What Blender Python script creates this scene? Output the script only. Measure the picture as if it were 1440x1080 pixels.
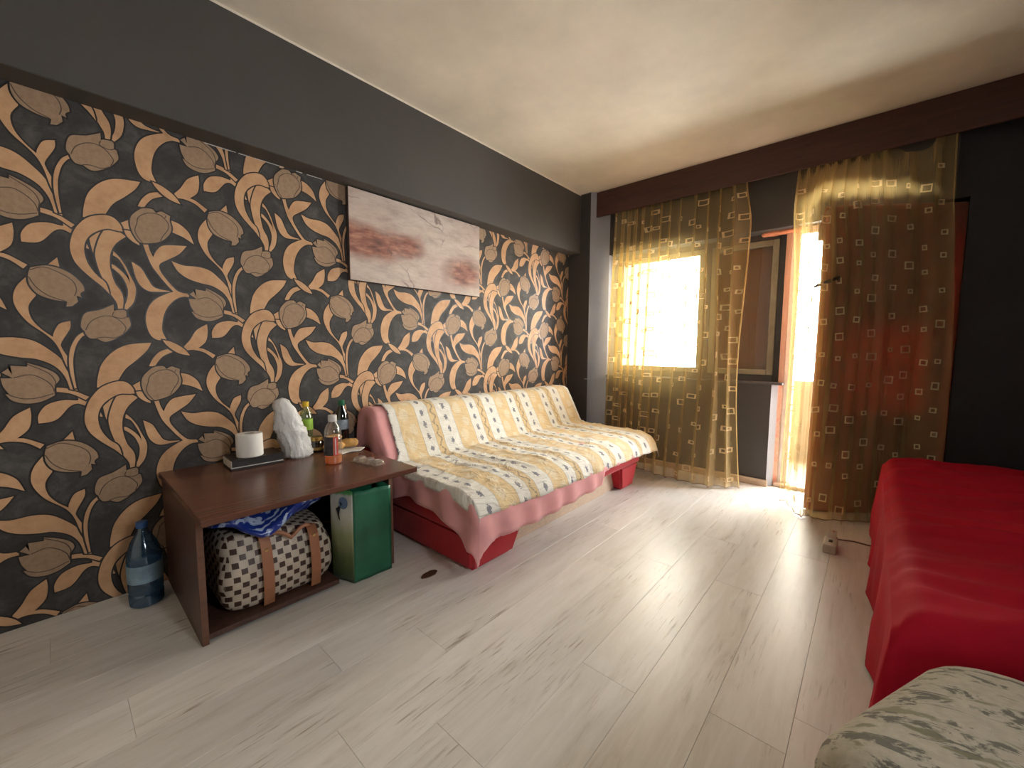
import bpy, bmesh, math, random
from mathutils import Vector, Matrix, noise
random.seed(7)
for o in list(bpy.data.objects): bpy.data.objects.remove(o)
scene = bpy.context.scene
C = scene.collection
PI = math.pi

# ------------------------------------------------------------------ camera
YAW, PITCH, ROLL = -0.7249, -0.0858, 0.0055
fw = Vector((math.sin(YAW)*math.cos(PITCH), math.cos(YAW)*math.cos(PITCH), math.sin(PITCH)))
rt = Vector((math.cos(YAW), -math.sin(YAW), 0)); up = rt.cross(fw)
r2 = rt*math.cos(ROLL) + up*math.sin(ROLL); u2 = up*math.cos(ROLL) - rt*math.sin(ROLL)
cd = bpy.data.cameras.new('camera'); cam = bpy.data.objects.new('camera', cd); C.objects.link(cam)
cd.sensor_width = 36; cd.lens = 573.3/1440*36; cd.clip_start = 0.02
cam.matrix_world = Matrix(((r2.x, u2.x, -fw.x, 2.585), (r2.y, u2.y, -fw.y, 0.09), (r2.z, u2.z, -fw.z, 1.164), (0, 0, 0, 1)))
scene.camera = cam

# ------------------------------------------------------------------ world, daylight, exposure
w = bpy.data.worlds.new('overcast_sky'); scene.world = w; w.use_nodes = True
bg = w.node_tree.nodes['Background']
bg.inputs[0].default_value = (0.955, 0.98, 1.0, 1); bg.inputs[1].default_value = 22.0
def portal(name, x, z, sx, sz, y=4.40, rot=(-PI/2, 0, 0)):
    l = bpy.data.lights.new(name, 'AREA'); l.shape = 'RECTANGLE'; l.size = sx; l.size_y = sz
    l.cycles.is_portal = True
    o = bpy.data.objects.new(name, l); C.objects.link(o)
    o.location = (x, y, z); o.rotation_euler = rot
portal('window_daylight', 1.18, 1.52, 1.60, 1.34)
portal('door_daylight', 2.48, 1.09, 0.98, 2.18)
portal('fill_window_daylight', 4.20, 1.75, .72, .50, .95, (0, PI/2, 0))  # portal of the unseen window added as fill
vs = scene.view_settings
vs.view_transform = 'Standard'; vs.look = 'None'; vs.gamma = 1.0; vs.use_curve_mapping = False
vs.exposure = 1.05

# ------------------------------------------------------------------ helpers
WL = {}                                   # world location of every object
def tag(o, label=None, cat=None, group=None, kind=None):
    if label: o['label'] = label
    if cat: o['category'] = cat
    if group: o['group'] = group
    if kind: o['kind'] = kind
    return o
def thing(name, loc, label, cat, group=None):
    o = bpy.data.objects.new(name, None); C.objects.link(o); o.location = loc; WL[o.name] = Vector(loc)
    o.empty_display_size = 0.05
    return tag(o, label, cat, group)
def obj(name, verts, faces, mat, parent=None, smooth=False, uv=None, mi=None, origin=None):
    """one mesh object from world coordinates; origin at the base centre"""
    vs_ = [Vector(v) for v in verts]
    if origin is None:
        lo = [min(v[i] for v in vs_) for i in range(3)]; hi = [max(v[i] for v in vs_) for i in range(3)]
        origin = Vector(((lo[0]+hi[0])/2, (lo[1]+hi[1])/2, lo[2]))
    else: origin = Vector(origin)
    me = bpy.data.meshes.new(name)
    me.from_pydata([tuple(v-origin) for v in vs_], [], faces)
    for m in (mat if isinstance(mat, (list, tuple)) else [mat]): me.materials.append(m)
    if mi: me.polygons.foreach_set('material_index', mi)
    if smooth: me.polygons.foreach_set('use_smooth', [True]*len(me.polygons))
    if uv:
        L = me.uv_layers.new(name='UVMap')
        for l in me.loops: L.data[l.index].uv = uv[l.vertex_index]
    me.update()
    o = bpy.data.objects.new(name, me); C.objects.link(o)
    WL[o.name] = origin.copy()
    if parent: o.parent = parent; o.location = origin - WL[parent.name]
    else: o.location = origin
    return o
def from_bm(name, bm, mat, parent=None, smooth=False, boxuv=False, sharp=None):
    bm.normal_update()
    bm.verts.ensure_lookup_table()
    for i, v in enumerate(bm.verts): v.index = i
    vs_ = [v.co.copy() for v in bm.verts]; fs = [[v.index for v in f.verts] for f in bm.faces]
    mi = [f.material_index for f in bm.faces]
    nor = [f.normal.copy() for f in bm.faces]
    bm.free()
    o = obj(name, vs_, fs, mat, parent, smooth, mi=mi)
    if boxuv:
        me = o.data; L = me.uv_layers.new(name='UVMap')
        for p in me.polygons:
            n = nor[p.index]; a = max(range(3), key=lambda i: abs(n[i]))
            for li in p.loop_indices:
                c = vs_[me.loops[li].vertex_index]
                L.data[li].uv = (c.y, c.z) if a == 0 else (c.x, c.z) if a == 1 else (c.y, c.x)
    if smooth and sharp:
        try: o.data.set_sharp_from_angle(angle=math.radians(sharp))
        except Exception: pass
    return o
def add_box(bm, x0, x1, y0, y1, z0, z1, bev=0.0, seg=1, mi=0):
    b = bmesh.new()
    vs_ = [b.verts.new(p) for p in ((x0,y0,z0),(x1,y0,z0),(x1,y1,z0),(x0,y1,z0),(x0,y0,z1),(x1,y0,z1),(x1,y1,z1),(x0,y1,z1))]
    for f in ((3,2,1,0),(4,5,6,7),(0,1,5,4),(1,2,6,5),(2,3,7,6),(3,0,4,7)): b.faces.new([vs_[i] for i in f])
    if bev: bmesh.ops.bevel(b, geom=list(b.edges), offset=bev, segments=seg, affect='EDGES', profile=0.5)
    merge(bm, b, mi)
def merge(bm, b, mi=0):
    m = {}
    for v in b.verts: m[v] = bm.verts.new(v.co)
    for f in b.faces:
        nf = bm.faces.new([m[v] for v in f.verts]); nf.material_index = mi
    b.free()
def box(name, x0, x1, y0, y1, z0, z1, mat, parent=None, bev=0.0, seg=1, smooth=False):
    bm = bmesh.new(); add_box(bm, x0, x1, y0, y1, z0, z1, bev, seg)
    return from_bm(name, bm, mat, parent, smooth, boxuv=True, sharp=40)
def prism(name, poly, z0, z1, mat, parent=None):
    n = len(poly)
    a = sum(poly[i][0]*poly[(i+1)%n][1]-poly[(i+1)%n][0]*poly[i][1] for i in range(n))
    if a < 0: poly = poly[::-1]
    v = [(x, y, z0) for x, y in poly]+[(x, y, z1) for x, y in poly]
    f = [list(range(n))[::-1], list(range(n, 2*n))]+[[i, (i+1)%n, n+(i+1)%n, n+i] for i in range(n)]
    return obj(name, v, f, mat, parent)
def lathe(name, prof, c, mat, parent=None, n=28, smooth=True, warp=None, sharp=35):
    v = []; f = []
    for r, z in prof:
        for k in range(n):
            a = 2*PI*k/n; p = Vector((r*math.cos(a), r*math.sin(a), z))
            if warp: p = warp(p)
            v.append(p+Vector(c))
    m = len(prof)
    for i in range(m-1):
        for k in range(n): f.append([i*n+k, i*n+(k+1)%n, (i+1)*n+(k+1)%n, (i+1)*n+k])
    if prof[0][0] > 1e-4: f.append(list(range(n))[::-1])
    if prof[-1][0] > 1e-4: f.append([(m-1)*n+k for k in range(n)])
    o = obj(name, v, f, mat, parent, smooth)
    try: o.data.set_sharp_from_angle(angle=math.radians(sharp))
    except Exception: pass
    return o
def add_tube(bm, path, r, n=8):
    path = [Vector(p) for p in path]; rings = []
    for i, p in enumerate(path):
        t = (path[min(i+1, len(path)-1)]-path[max(i-1, 0)]).normalized()
        a = t.cross(Vector((0, 0, 1)))
        if a.length < 1e-3: a = t.cross(Vector((1, 0, 0)))
        a.normalize(); b = t.cross(a)
        rr = r[i] if isinstance(r, (list, tuple)) else r
        rings.append([bm.verts.new(p+(a*math.cos(2*PI*k/n)+b*math.sin(2*PI*k/n))*rr) for k in range(n)])
    for i in range(len(rings)-1):
        for k in range(n): bm.faces.new([rings[i][k], rings[i][(k+1)%n], rings[i+1][(k+1)%n], rings[i+1][k]])
    bm.faces.new(rings[0][::-1]); bm.faces.new(rings[-1])
def tube(name, path, r, mat, parent=None, n=8):
    bm = bmesh.new(); add_tube(bm, path, r, n)
    bmesh.ops.recalc_face_normals(bm, faces=bm.faces)
    return from_bm(name, bm, mat, parent, True)
def grid(nu, nv):
    return [[i*(nv+1)+j, (i+1)*(nv+1)+j, (i+1)*(nv+1)+j+1, i*(nv+1)+j+1] for i in range(nu) for j in range(nv)]
def thick(o, t, offset=-1):
    m = o.modifiers.new('thickness', 'SOLIDIFY'); m.thickness = t; m.offset = offset; return o
def sm(a, b, x):
    t = max(0, min(1, (x-a)/(b-a))); return t*t*(3-2*t)
def lerp(a, b, t): return a+(b-a)*t
def interp(tab, x):
    if x <= tab[0][0]: return tab[0][1]
    for (a, b), (c, d) in zip(tab, tab[1:]):
        if x <= c: return lerp(b, d, (x-a)/(c-a))
    return tab[-1][1]
def nz(x, y, z=0.0): return noise.noise(Vector((x, y, z)))

# ------------------------------------------------------------------ materials
class G:
    """small node-graph writer"""
    def __init__(s, name):
        s.m = bpy.data.materials.new(name); s.m.use_nodes = True; s.t = s.m.node_tree
        s.p = s.t.nodes['Principled BSDF']; s.out = s.t.nodes['Material Output']
    def set(s, sock, v):
        if isinstance(v, bpy.types.NodeSocket): s.t.links.new(v, sock)
        elif isinstance(v, (tuple, list)) and len(v) == 3 and sock.type == 'RGBA': sock.default_value = (*v, 1)
        else: sock.default_value = v
    def n(s, ty, out=0, props=None, **kw):
        nd = s.t.nodes.new(ty)
        for k, v in (props or {}).items(): setattr(nd, k, v)
        for k, v in kw.items():
            sock = nd.inputs[int(k[1:])] if k[0] == 'i' and k[1:].isdigit() else nd.inputs[k.replace('_', ' ')]
            s.set(sock, v)
        return nd.outputs[out]
    def math(s, op, a, b=0.0, c=0.0): return s.n('ShaderNodeMath', 0, {'operation': op}, i0=a, i1=b, i2=c)
    def coord(s, which='Object'): return s.t.nodes.new('ShaderNodeTexCoord').outputs[which]
    def scaled(s, v, sc, loc=(0, 0, 0)): return s.n('ShaderNodeMapping', 0, None, Vector=v, Scale=sc, Location=loc)
    def noise(s, v, scale=5, detail=3, rough=.5, dist=0.0): return s.n('ShaderNodeTexNoise', 0, None, Vector=v, Scale=scale, Detail=detail, Roughness=rough, Distortion=dist)
    def ramp(s, f, stops, inter='LINEAR'):
        nd = s.t.nodes.new('ShaderNodeValToRGB'); nd.color_ramp.interpolation = inter
        e = nd.color_ramp.elements
        while len(e) > 1: e.remove(e[-1])
        e[0].position, e[0].color = stops[0][0], (*stops[0][1], 1)
        for p, c in stops[1:]:
            x = e.new(p); x.color = (*c, 1)
        s.set(nd.inputs[0], f); return nd.outputs[0]
    def mix(s, f, a, b, mode='MIX'):
        nd = s.t.nodes.new('ShaderNodeMix'); nd.data_type = 'RGBA'; nd.blend_type = mode
        s.set(nd.inputs[0], f); s.set(nd.inputs[6], a); s.set(nd.inputs[7], b); return nd.outputs[2]
    def sep(s, v):
        nd = s.t.nodes.new('ShaderNodeSeparateXYZ'); s.set(nd.inputs[0], v); return nd.outputs
    def bump(s, h, strength=.2, dist=.01):
        s.set(s.p.inputs['Normal'], s.n('ShaderNodeBump', 0, None, Strength=strength, Distance=dist, Height=h))
    def fin(s, color=None, rough=None, metal=None, **kw):
        if color is not None: s.set(s.p.inputs['Base Color'], color)
        if rough is not None: s.set(s.p.inputs['Roughness'], rough)
        if metal is not None: s.set(s.p.inputs['Metallic'], metal)
        for k, v in kw.items(): s.set(s.p.inputs[k.replace('_', ' ')], v)
        return s.m
def vary(c, k): return tuple(x*k for x in c)
def plain(name, c, rough=.5, metal=0.0, amt=.15, scale=8, **kw):
    g = G(name); f = g.noise(g.coord(), scale, 4, .6)
    return g.fin(g.ramp(f, [(.3, vary(c, 1-amt)), (.7, vary(c, 1+amt))]), rough, metal, **kw)
def glassy(name, tint=(1, 1, 1), gloss=.08, rough=.02):
    g = G(name); t = g.n('ShaderNodeBsdfTransparent', 0, None, Color=tint)
    s_ = g.n('ShaderNodeBsdfGlossy', 0, None, Color=(1, 1, 1), Roughness=rough)
    fr = g.n('ShaderNodeFresnel', 0, None, IOR=1.45)
    f = g.math('ADD', g.math('MULTIPLY', fr, .9), gloss*.2)
    mx = g.n('ShaderNodeMixShader', 0, None, i0=f, i1=t, i2=s_)
    g.t.links.new(mx, g.out.inputs[0]); return g.m

M = {}
# dark grey wall paint
def paint(name, c):
    g = G(name); co = g.coord()
    f = g.noise(co, 1.6, 5, .6); f2 = g.noise(co, 60, 2, .5)
    g.bump(f2, .12, .004)
    return g.fin(g.ramp(f, [(.3, vary(c, .86)), (.7, vary(c, 1.12))]), .62)
M['dark'] = paint('charcoal_wall_paint', (.060, .055, .052))
M['navy'] = paint('shade_darkened_blue_grey', (.020, .021, .028))  # blue-grey hue; extra darkness paints in shade on the backlit far wall
M['cream'] = paint('cream_wall_paint', (.70, .66, .60))
M['ceiling'] = paint('cream_ceiling_paint', (.74, .67, .58))
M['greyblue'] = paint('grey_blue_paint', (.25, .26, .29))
M['plaster'] = paint('pale_plaster', (.36, .38, .41))
M['foam'] = plain('orange_foam', (.66, .30, .20), .9, amt=.25, scale=30)
M['subfloor'] = plain('dark_floor_joint', (.30, .24, .18), .8)
def wood(name, c, rough=.4, along='y', k=.35, coat=0.0):
    g = G(name); v = g.coord()
    sc = {'y': (14, 1.0, 14), 'x': (1.0, 14, 14), 'z': (14, 14, 1.0)}[along]
    f = g.noise(g.scaled(v, sc), 3.2, 6, .65, .6)
    fine = g.noise(g.scaled(v, tuple(3*s for s in sc)), 9, 3, .6)
    col = g.ramp(f, [(.3, vary(c, 1-k)), (.55, c), (.75, vary(c, 1+k*.8))])
    col = g.mix(g.math('MULTIPLY', fine, .35), col, vary(c, .55))
    g.bump(fine, .06, .003)
    return g.fin(col, rough, Coat_Weight=coat, Coat_Roughness=.15)
M['table'] = wood('brown_laminate_wood', (.135, .052, .032), .27)
M['tabled'] = wood('brown_laminate_panel', (.10, .046, .032), .42, 'z')
M['edge'] = wood('worn_laminate_edge', (.17, .075, .045), .5)
M['pelmet'] = wood('reddish_brown_pelmet_wood', (.085, .032, .024), .5, 'x')
M['skirt'] = wood('pale_pine_wood', (.62, .47, .34), .55, 'x', .2)
M['doorwood'] = wood('old_brown_door_wood', (.20, .12, .08), .5, 'z')
M['whiteframe'] = plain('off_white_paint', (.72, .66, .56), .5)
M['darkframe'] = plain('dark_grey_window_frame', (.085, .08, .085), .45)
M['sash'] = plain('khaki_window_sash', (.26, .24, .18), .5)
M['glass'] = glassy('window_glass')
M['blind'] = plain('brown_roller_blind', (.40, .20, .10), .8, amt=.08, scale=3)

# whitewashed planks
g = G('whitewashed_laminate'); v = g.coord()
ri = g.n('ShaderNodeObjectInfo', 5)
off = g.n('ShaderNodeCombineXYZ', 0, None, X=g.math('MULTIPLY', ri, 31.0), Y=g.math('MULTIPLY', ri, 17.0), Z=g.math('MULTIPLY', ri, 7.0))
vv = g.n('ShaderNodeVectorMath', 0, {'operation': 'ADD'}, i0=v, i1=off)
f1 = g.noise(g.scaled(vv, (9, 1.1, 1)), 2.2, 6, .68, .5)
f2 = g.noise(g.scaled(vv, (40, 2.2, 1)), 2.5, 4, .6, .3)
f3 = g.noise(g.scaled(vv, (2.6, .9, 1)), 2.2, 2, .5)
base = g.ramp(f1, [(.26, (.54, .485, .42)), (.40, (.69, .65, .595)), (.60, (.77, .735, .69))])
st = g.math('MULTIPLY', g.ramp(f2, [(.56, (0, 0, 0)), (.68, (1, 1, 1))]), g.ramp(f3, [(.5, (0, 0, 0)), (.64, (1, 1, 1))]))
col = g.mix(g.math('MULTIPLY', st, .75), base, (.27, .19, .135))
tone = g.math('MULTIPLY_ADD', ri, .12, .93)
col = g.mix(1.0, col, g.n('ShaderNodeCombineXYZ', 0, None, X=tone, Y=tone, Z=tone), 'MULTIPLY')
g.bump(f2, .05, .002)
M['plank'] = g.fin(col, g.math('MULTIPLY_ADD', f1, .22, .22), Specular_IOR_Level=.5)

# wallpaper inks
g = G('wallpaper_charcoal_ground'); v = g.coord()
f = g.noise(g.scaled(v, (1, 3, 3)), 2.4, 7, .75, .4)
M['wp_bg'] = g.fin(g.ramp(f, [(.32, (.038, .035, .035)), (.5, (.056, .052, .051)), (.68, (.105, .098, .094))]), .6, Specular_IOR_Level=.25)
g = G('wallpaper_copper_gold'); f = g.noise(g.coord(), 11, 6, .7)
M['wp_gold'] = g.fin(g.ramp(f, [(.25, (.43, .235, .12)), (.5, (.58, .34, .185)), (.72, (.66, .41, .235))]), .58, .08, Specular_IOR_Level=.35)
g = G('wallpaper_taupe_tulip'); f = g.noise(g.coord(), 50, 3, .6)
M['wp_tulip'] = g.fin(g.ramp(f, [(.3, (.31, .205, .13)), (.7, (.395, .268, .175))]), .6, .05, Specular_IOR_Level=.3)
M['wp_line'] = plain('wallpaper_black_outline', (.012, .009, .008), .42)
M['wp_thin'] = plain('wallpaper_brown_line', (.085, .05, .03), .45)

def fabric(name, c, rough=.85, amt=.12, scale=40, sheen=.2, trans=None):
    g = G(name); v = g.coord(); f = g.noise(v, scale, 3, .6); f2 = g.noise(v, 5, 3, .6)
    col = g.ramp(f2, [(.3, vary(c, 1-amt)), (.7, vary(c, 1+amt))])
    g.bump(f, .12, .003)
    g.fin(col, rough, Sheen_Weight=sheen, Specular_IOR_Level=.2)
    if trans:
        tr = g.n('ShaderNodeBsdfTranslucent', 0, None, Color=trans[0])
        g.t.links.new(g.n('ShaderNodeMixShader', 0, None, i0=trans[1], i1=g.p.outputs[0], i2=tr), g.out.inputs[0])
    return g.m
M['red_sofa'] = fabric('red_upholstery', (.42, .012, .020), .8)
M['red_sheet'] = fabric('crimson_bed_sheet', (.46, .006, .026), .75, sheen=.0)
M['pink'] = fabric('dusty_pink_sheet', (.82, .40, .40), .8, trans=((.95, .4, .4), .15))
M['blanket'] = fabric('brown_red_blanket', (.30, .105, .066), .9, trans=((.55, .035, .024), .12))
M['mattress'] = fabric('grey_mattress_ticking', (.45, .42, .38))

# ------------------------------------------------------------------ room shell
H = 2.8; XR = 4.05; YB = -1.0; YW = 4.10
def structure(o): o['kind'] = 'structure'; return o
flo = structure(box('floor', -.12, XR+.12, YB-.12, 4.36, -.10, -.012, M['subfloor']))
# laminate planks, each its own piece
PW, PL, GAP = .208, 1.42, .0007
ends = {-1: .82, 0: 1.337, 1: 2.26, -2: 2.02, -3: 1.036, 2: 2.85}
pm = {}
def plank(x0, x1, y0, y1):
    key = (round(x1-x0, 3), round(y1-y0, 3))
    if key not in pm:
        bm = bmesh.new(); add_box(bm, x0+GAP/2, x1-GAP/2, y0+GAP/2, y1-GAP/2, -.011, 0, .0006)
        o = from_bm('plank', bm, M['plank'], flo); pm[key] = o
    else:
        o = bpy.data.objects.new('plank', pm[key].data); C.objects.link(o); o.parent = flo
        o.location = Vector(((x0+x1)/2, (y0+y1)/2, -.011))-WL[flo.name]
k0 = int(math.floor((0-1.84)/PW)); k1 = int(math.ceil((XR-1.84)/PW))
for k in range(k0, k1+1):
    x0, x1 = max(0, 1.84+k*PW), min(XR, 1.84+(k+1)*PW)
    if x1-x0 < .01: continue
    e = ends.get(k, (k*.53) % PL)
    e -= math.ceil((e-YB)/PL)*PL
    y = e
    while y < 4.36:
        a, b = max(y, YB), min(y+PL, 4.36)
        if b-a > .02: plank(x0, x1, a, b)
        y += PL
structure(box('ceiling', -.12, XR+.12, YB-.12, 4.36, H, H+.1, M['ceiling']))
wl = structure(box('wall_left', -.12, 0, YB, 4.36, -.012, H, M['dark']))
box('ceiling_beam', 0, .145, YB, 3.94, 2.19, H, M['dark'], wl, .004)
bm = bmesh.new(); SW = (.72, 1.18, 1.40, 2.10)             # small unseen window, added as fill light for the near floor
add_box(bm, XR, XR+.12, YB, SW[0], -.012, H); add_box(bm, XR, XR+.12, SW[1], 4.36, -.012, H)
add_box(bm, XR, XR+.12, SW[0], SW[1], -.012, SW[2]); add_box(bm, XR, XR+.12, SW[0], SW[1], SW[3], H)
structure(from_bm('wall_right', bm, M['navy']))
structure(box('wall_back', -.12, XR+.12, YB-.12, YB, -.012, H, M['cream']))
M['pinkwood'] = wood('pinkish_raw_wood', (.56, .34, .25), .6, 'z', .2)
M['softgrey'] = paint('soft_grey_paint', (.085, .09, .10))
# wall with window and balcony door
bm = bmesh.new()
add_box(bm, .41, 1.953, YW, 4.36, -.012, .88)
add_box(bm, .41, 2.92, YW, 4.36, 2.165, H)
wf = structure(from_bm('wall_far', bm, M['dark']))
prism('corner_column', [(0, 3.94), (.268, 3.94), (.41, 4.10), (.41, 4.36), (0, 4.36)], 0, H, M['greyblue'], wf)
# the camera side of the column carries the charcoal paint
box('column_face', 0, .266, 3.9385, 3.94, 0, 2.19, M['dark'], wf)
box('column_face', .145, .266, 3.9385, 3.94, 2.19, H, M['dark'], wf)
prism('column_ledge', [(.235, 3.925), (.272, 3.925), (.425, 4.095), (.41, 4.10), (.268, 3.945), (.235, 3.945)], .838, .85, M['greyblue'], wf)
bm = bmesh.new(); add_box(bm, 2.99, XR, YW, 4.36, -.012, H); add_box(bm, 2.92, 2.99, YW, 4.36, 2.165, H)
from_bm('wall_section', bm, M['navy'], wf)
box('lintel_soffit', .41, 2.02, YW, 4.27, 2.163, 2.166, M['softgrey'], wf)
bs = structure(box('baseboard_far', .42, 1.965, 4.072, YW, 0, .055, M['skirt'], None, .004))
box('sill_board', .41, 2.03, 4.085, 4.30, .875, .892, M['darkframe'], wf, .003)
prism('plaster_edge', [(1.953, 4.098), (1.992, 4.15), (1.992, 4.2), (1.953, 4.2)], 0, .875, M['plaster'], wf)
prism('foam_filler', [(1.988, 4.165), (2.012, 4.185), (2.012, 4.21), (1.988, 4.21)], 0, .87, M['foam'], wf)
prism('frame_post', [(1.953, 4.20), (2.022, 4.20), (2.022, 4.33), (1.953, 4.33)], 0, .89, M['skirt'], wf)
box('frame_post', 1.985, 2.022, 4.19, 4.33, .892, 2.165, M['pinkwood'], wf)
v = []; f = []
for i in range(25):                                   # lumpy foam bead under the lintel
    x = 1.80+i*.30/24
    for k in range(8):
        a = PI*2*k/8; r = .022+.006*nz(x*18, k*.9)
        if i in (0, 24): r *= .4
        v.append((x, 4.20+1.1*r*math.cos(a), 2.148+r*math.sin(a)))
f = [[i*8+k, i*8+(k+1) % 8, (i+1)*8+(k+1) % 8, (i+1)*8+k] for i in range(24) for k in range(8)]
obj('foam_filler', v, f, M['foam'], wf, True)

# balcony outside: floor, parapet, slab above and the end wall
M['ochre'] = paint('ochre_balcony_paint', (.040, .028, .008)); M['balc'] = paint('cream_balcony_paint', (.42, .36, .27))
bc = structure(box('balcony', -.1, 5.2, 4.36, 5.45, -.12, -.02, M['balc']))
box('balcony_parapet', -.1, 5.2, 5.36, 5.45, -.02, .84, M['balc'], bc)
box('balcony_slab', -.1, 5.2, 4.36, 5.5, 2.72, 2.82, M['balc'], bc)
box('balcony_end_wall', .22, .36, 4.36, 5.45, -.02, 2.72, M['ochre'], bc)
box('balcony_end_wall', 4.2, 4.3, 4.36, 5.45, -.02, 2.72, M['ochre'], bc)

# ------------------------------------------------------------------ wallpaper print
TILE = """g 217,982! 223,1032 240,1090 279,1143 331,1174 411,1184! 392,1146 352,1100 314,1061 285,1006! 249,989
g 333,1721! 362,1741! 367,1696! 343,1690!
g 231,1634! 269,1675! 254,1616 244,1552! 236,1590
g 220,1615! 228,1588! 220,1590 216,1603
g 304,1591! 320,1571 340,1533 353,1493 367,1453 369,1418 358,1368 331,1330! 320,1338! 335,1372 342,1409 341,1438 328,1478 308,1505 290,1520! 291,1534! 305,1528 329,1502 346,1475 351,1451! 348,1487 335,1526 320,1559 301,1573!
g 766,1317! 799,1293! 790,1274! 767,1285 743,1274 711,1231 687,1216 652,1213! 654,1249 679,1288 726,1304 769,1300
g 706,1360! 746,1351 804,1312! 793,1299! 751,1330 706,1342!
g 349,1664! 322,1684 289,1687 269,1659 251,1604 245,1564 250,1519 260,1475 269,1447 281,1408 302,1363 305,1334! 320,1335! 325,1377 320,1412 301,1451 291,1502 289,1537 295,1584 315,1628
g 342,1685! 331,1718 309,1741 275,1742 230,1720 196,1676 178,1629 171,1578 180,1531 201,1495 231,1460 260,1429 281,1400! 271,1448 244,1479 222,1521 213,1564 215,1603 229,1639 255,1667 289,1686 322,1684
g 344,1692! 366,1691 385,1668 394,1634! 373,1645 352,1667
g 512,1774! 546,1763 580,1730 598,1677! 558,1703 512,1719!
g 362,1554! 394,1529 414,1484 440,1444 509,1434! 454,1428 416,1427 389,1447 373,1484
g 405,1648! 423,1652! 428,1619 439,1588! 455,1624 485,1651 569,1663! 538,1620 497,1588 463,1561 460,1533 477,1498 505,1457 529,1435 566,1429! 566,1414! 538,1412 509,1394 482,1360 465,1321 456,1276 455,1238 469,1198! 432,1199 409,1224 398,1273 400,1317 415,1361 440,1394 478,1420 506,1434! 485,1461 458,1502 432,1547 416,1599
g 469,1155! 488,1140! 453,1121 432,1096 418,1071! 397,1073! 413,1109 439,1141
g 533,1167! 559,1200 588,1250 633,1282! 634,1242 624,1194 592,1160! 616,1154 662,1123! 650,1107! 615,1137 572,1150 540,1147!
g 453,1198! 486,1189 520,1167 540,1147 555,1122! 519,1131 489,1150 465,1176
g 506,1581! 551,1566 609,1568 658,1556 701,1518 734,1474 755,1414 771,1342! 749,1350! 737,1406 710,1451 665,1480 621,1488 569,1504 529,1534
g 662,1821! 630,1775 617,1728 623,1683 650,1630 693,1584 715,1554 730,1515 742,1461 754,1421! 759,1439! 752,1483 736,1526 736,1550 764,1609 767,1642! 735,1628 717,1591 714,1572! 682,1606 659,1648 655,1697 677,1740! 674,1793
g 191,1229! 168,1206 148,1160 140,1110 140,1053 149,983! 155,984! 151,1052 153,1115 166,1172 184,1206 196,1215!
g 711,1863! 745,1904! 750,1859!
t 413,1805 446,1810 460,1795! 479,1807 495,1801 512,1793! 509,1771 514,1734 502,1701 471,1667 428,1650 395,1649 375,1681 366,1720 370,1756 389,1784
l 405,1648 389,1672 381,1700 389,1731 397,1762 426,1786 459,1792 482,1783 501,1759 501,1729 480,1693 469,1668
l 461,1793 478,1788 489,1778 497,1792
t 593,1455! 636,1450! 637,1465! 675,1447 708,1423 721,1394 706,1365 704,1327! 668,1305 629,1299 591,1313 573,1342! 584,1339! 570,1371 565,1405! 596,1405! 569,1428! 586,1444! 595,1419!
l 598,1406 640,1417 673,1400 697,1371 704,1341
l 582,1338 613,1321 652,1319 701,1335
l 637,1460 691,1422 709,1386 706,1365
t 669,1852! 712,1866 752,1859 786,1837 812,1802 817,1775! 804,1762 806,1746! 792,1751! 794,1726! 777,1706! 759,1702! 763,1723! 722,1729 683,1747 663,1782 661,1821
l 667,1842 706,1859 756,1837 785,1810 793,1777 786,1750
l 662,1815 679,1776 712,1743 760,1724
t 194,1230! 184,1249 189,1286 204,1312 247,1327 291,1354! 291,1323! 298,1329 329,1330 330,1300! 339,1298! 343,1274! 340,1256 314,1221 282,1196 254,1186 230,1200! 208,1201 196,1219
l 197,1235 212,1270 241,1294 271,1302 298,1292 316,1272 326,1249 316,1225
l 228,1201 253,1207 287,1204 314,1220
l 290,1321 286,1302 314,1293 330,1300"""
def smooth_poly(pts, closed=True, sub=5):
    n = len(pts); out = []
    rng = range(n) if closed else range(n-1)
    for i in rng:
        p1, p2 = pts[i], pts[(i+1) % n]
        p0 = p1 if p1[2] else pts[(i-1) % n] if (closed or i > 0) else p1
        p3 = p2 if p2[2] else pts[(i+2) % n] if (closed or i+2 < n) else p2
        for s in range(sub):
            t = s/sub
            q = []
            for d in (0, 1):
                q.append(.5*(2*p1[d]+(p2[d]-p0[d])*t+(2*p0[d]-5*p1[d]+4*p2[d]-p3[d])*t*t+(3*p1[d]-p0[d]-3*p2[d]+p3[d])*t**3))
            out.append(tuple(q))
    if not closed: out.append(pts[-1][:2])
    return out
def offset_poly(p, d):
    n = len(p); out = []
    ar = sum(p[i][0]*p[(i+1) % n][1]-p[(i+1) % n][0]*p[i][1] for i in range(n)); s = 1 if ar > 0 else -1
    for i in range(n):
        a, b, c = Vector(p[i-1]), Vector(p[i]), Vector(p[(i+1) % n])
        e1 = (b-a); e2 = (c-b)
        if e1.length < 1e-9: e1 = e2
        if e2.length < 1e-9: e2 = e1
        e1.normalize(); e2.normalize()
        t = e1+e2; n1 = Vector((e1.y, -e1.x))*s; n2 = Vector((e2.y, -e2.x))*s
        if t.length < .5:
            out.append(tuple(b+(e1-e2).normalized()*d*1.6*(1 if (e1.x*e2.y-e1.y*e2.x)*s > 0 else -.2))); continue
        nn = (n1+n2).normalized()
        k = 1/max(.55, abs(nn.dot(n1)))
        out.append(tuple(b+nn*d*k))
    return out
CA, CB = .6135, .738
WPT = 2.19; WY0, WY1 = -.6, 3.94
bm = bmesh.new()
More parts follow.
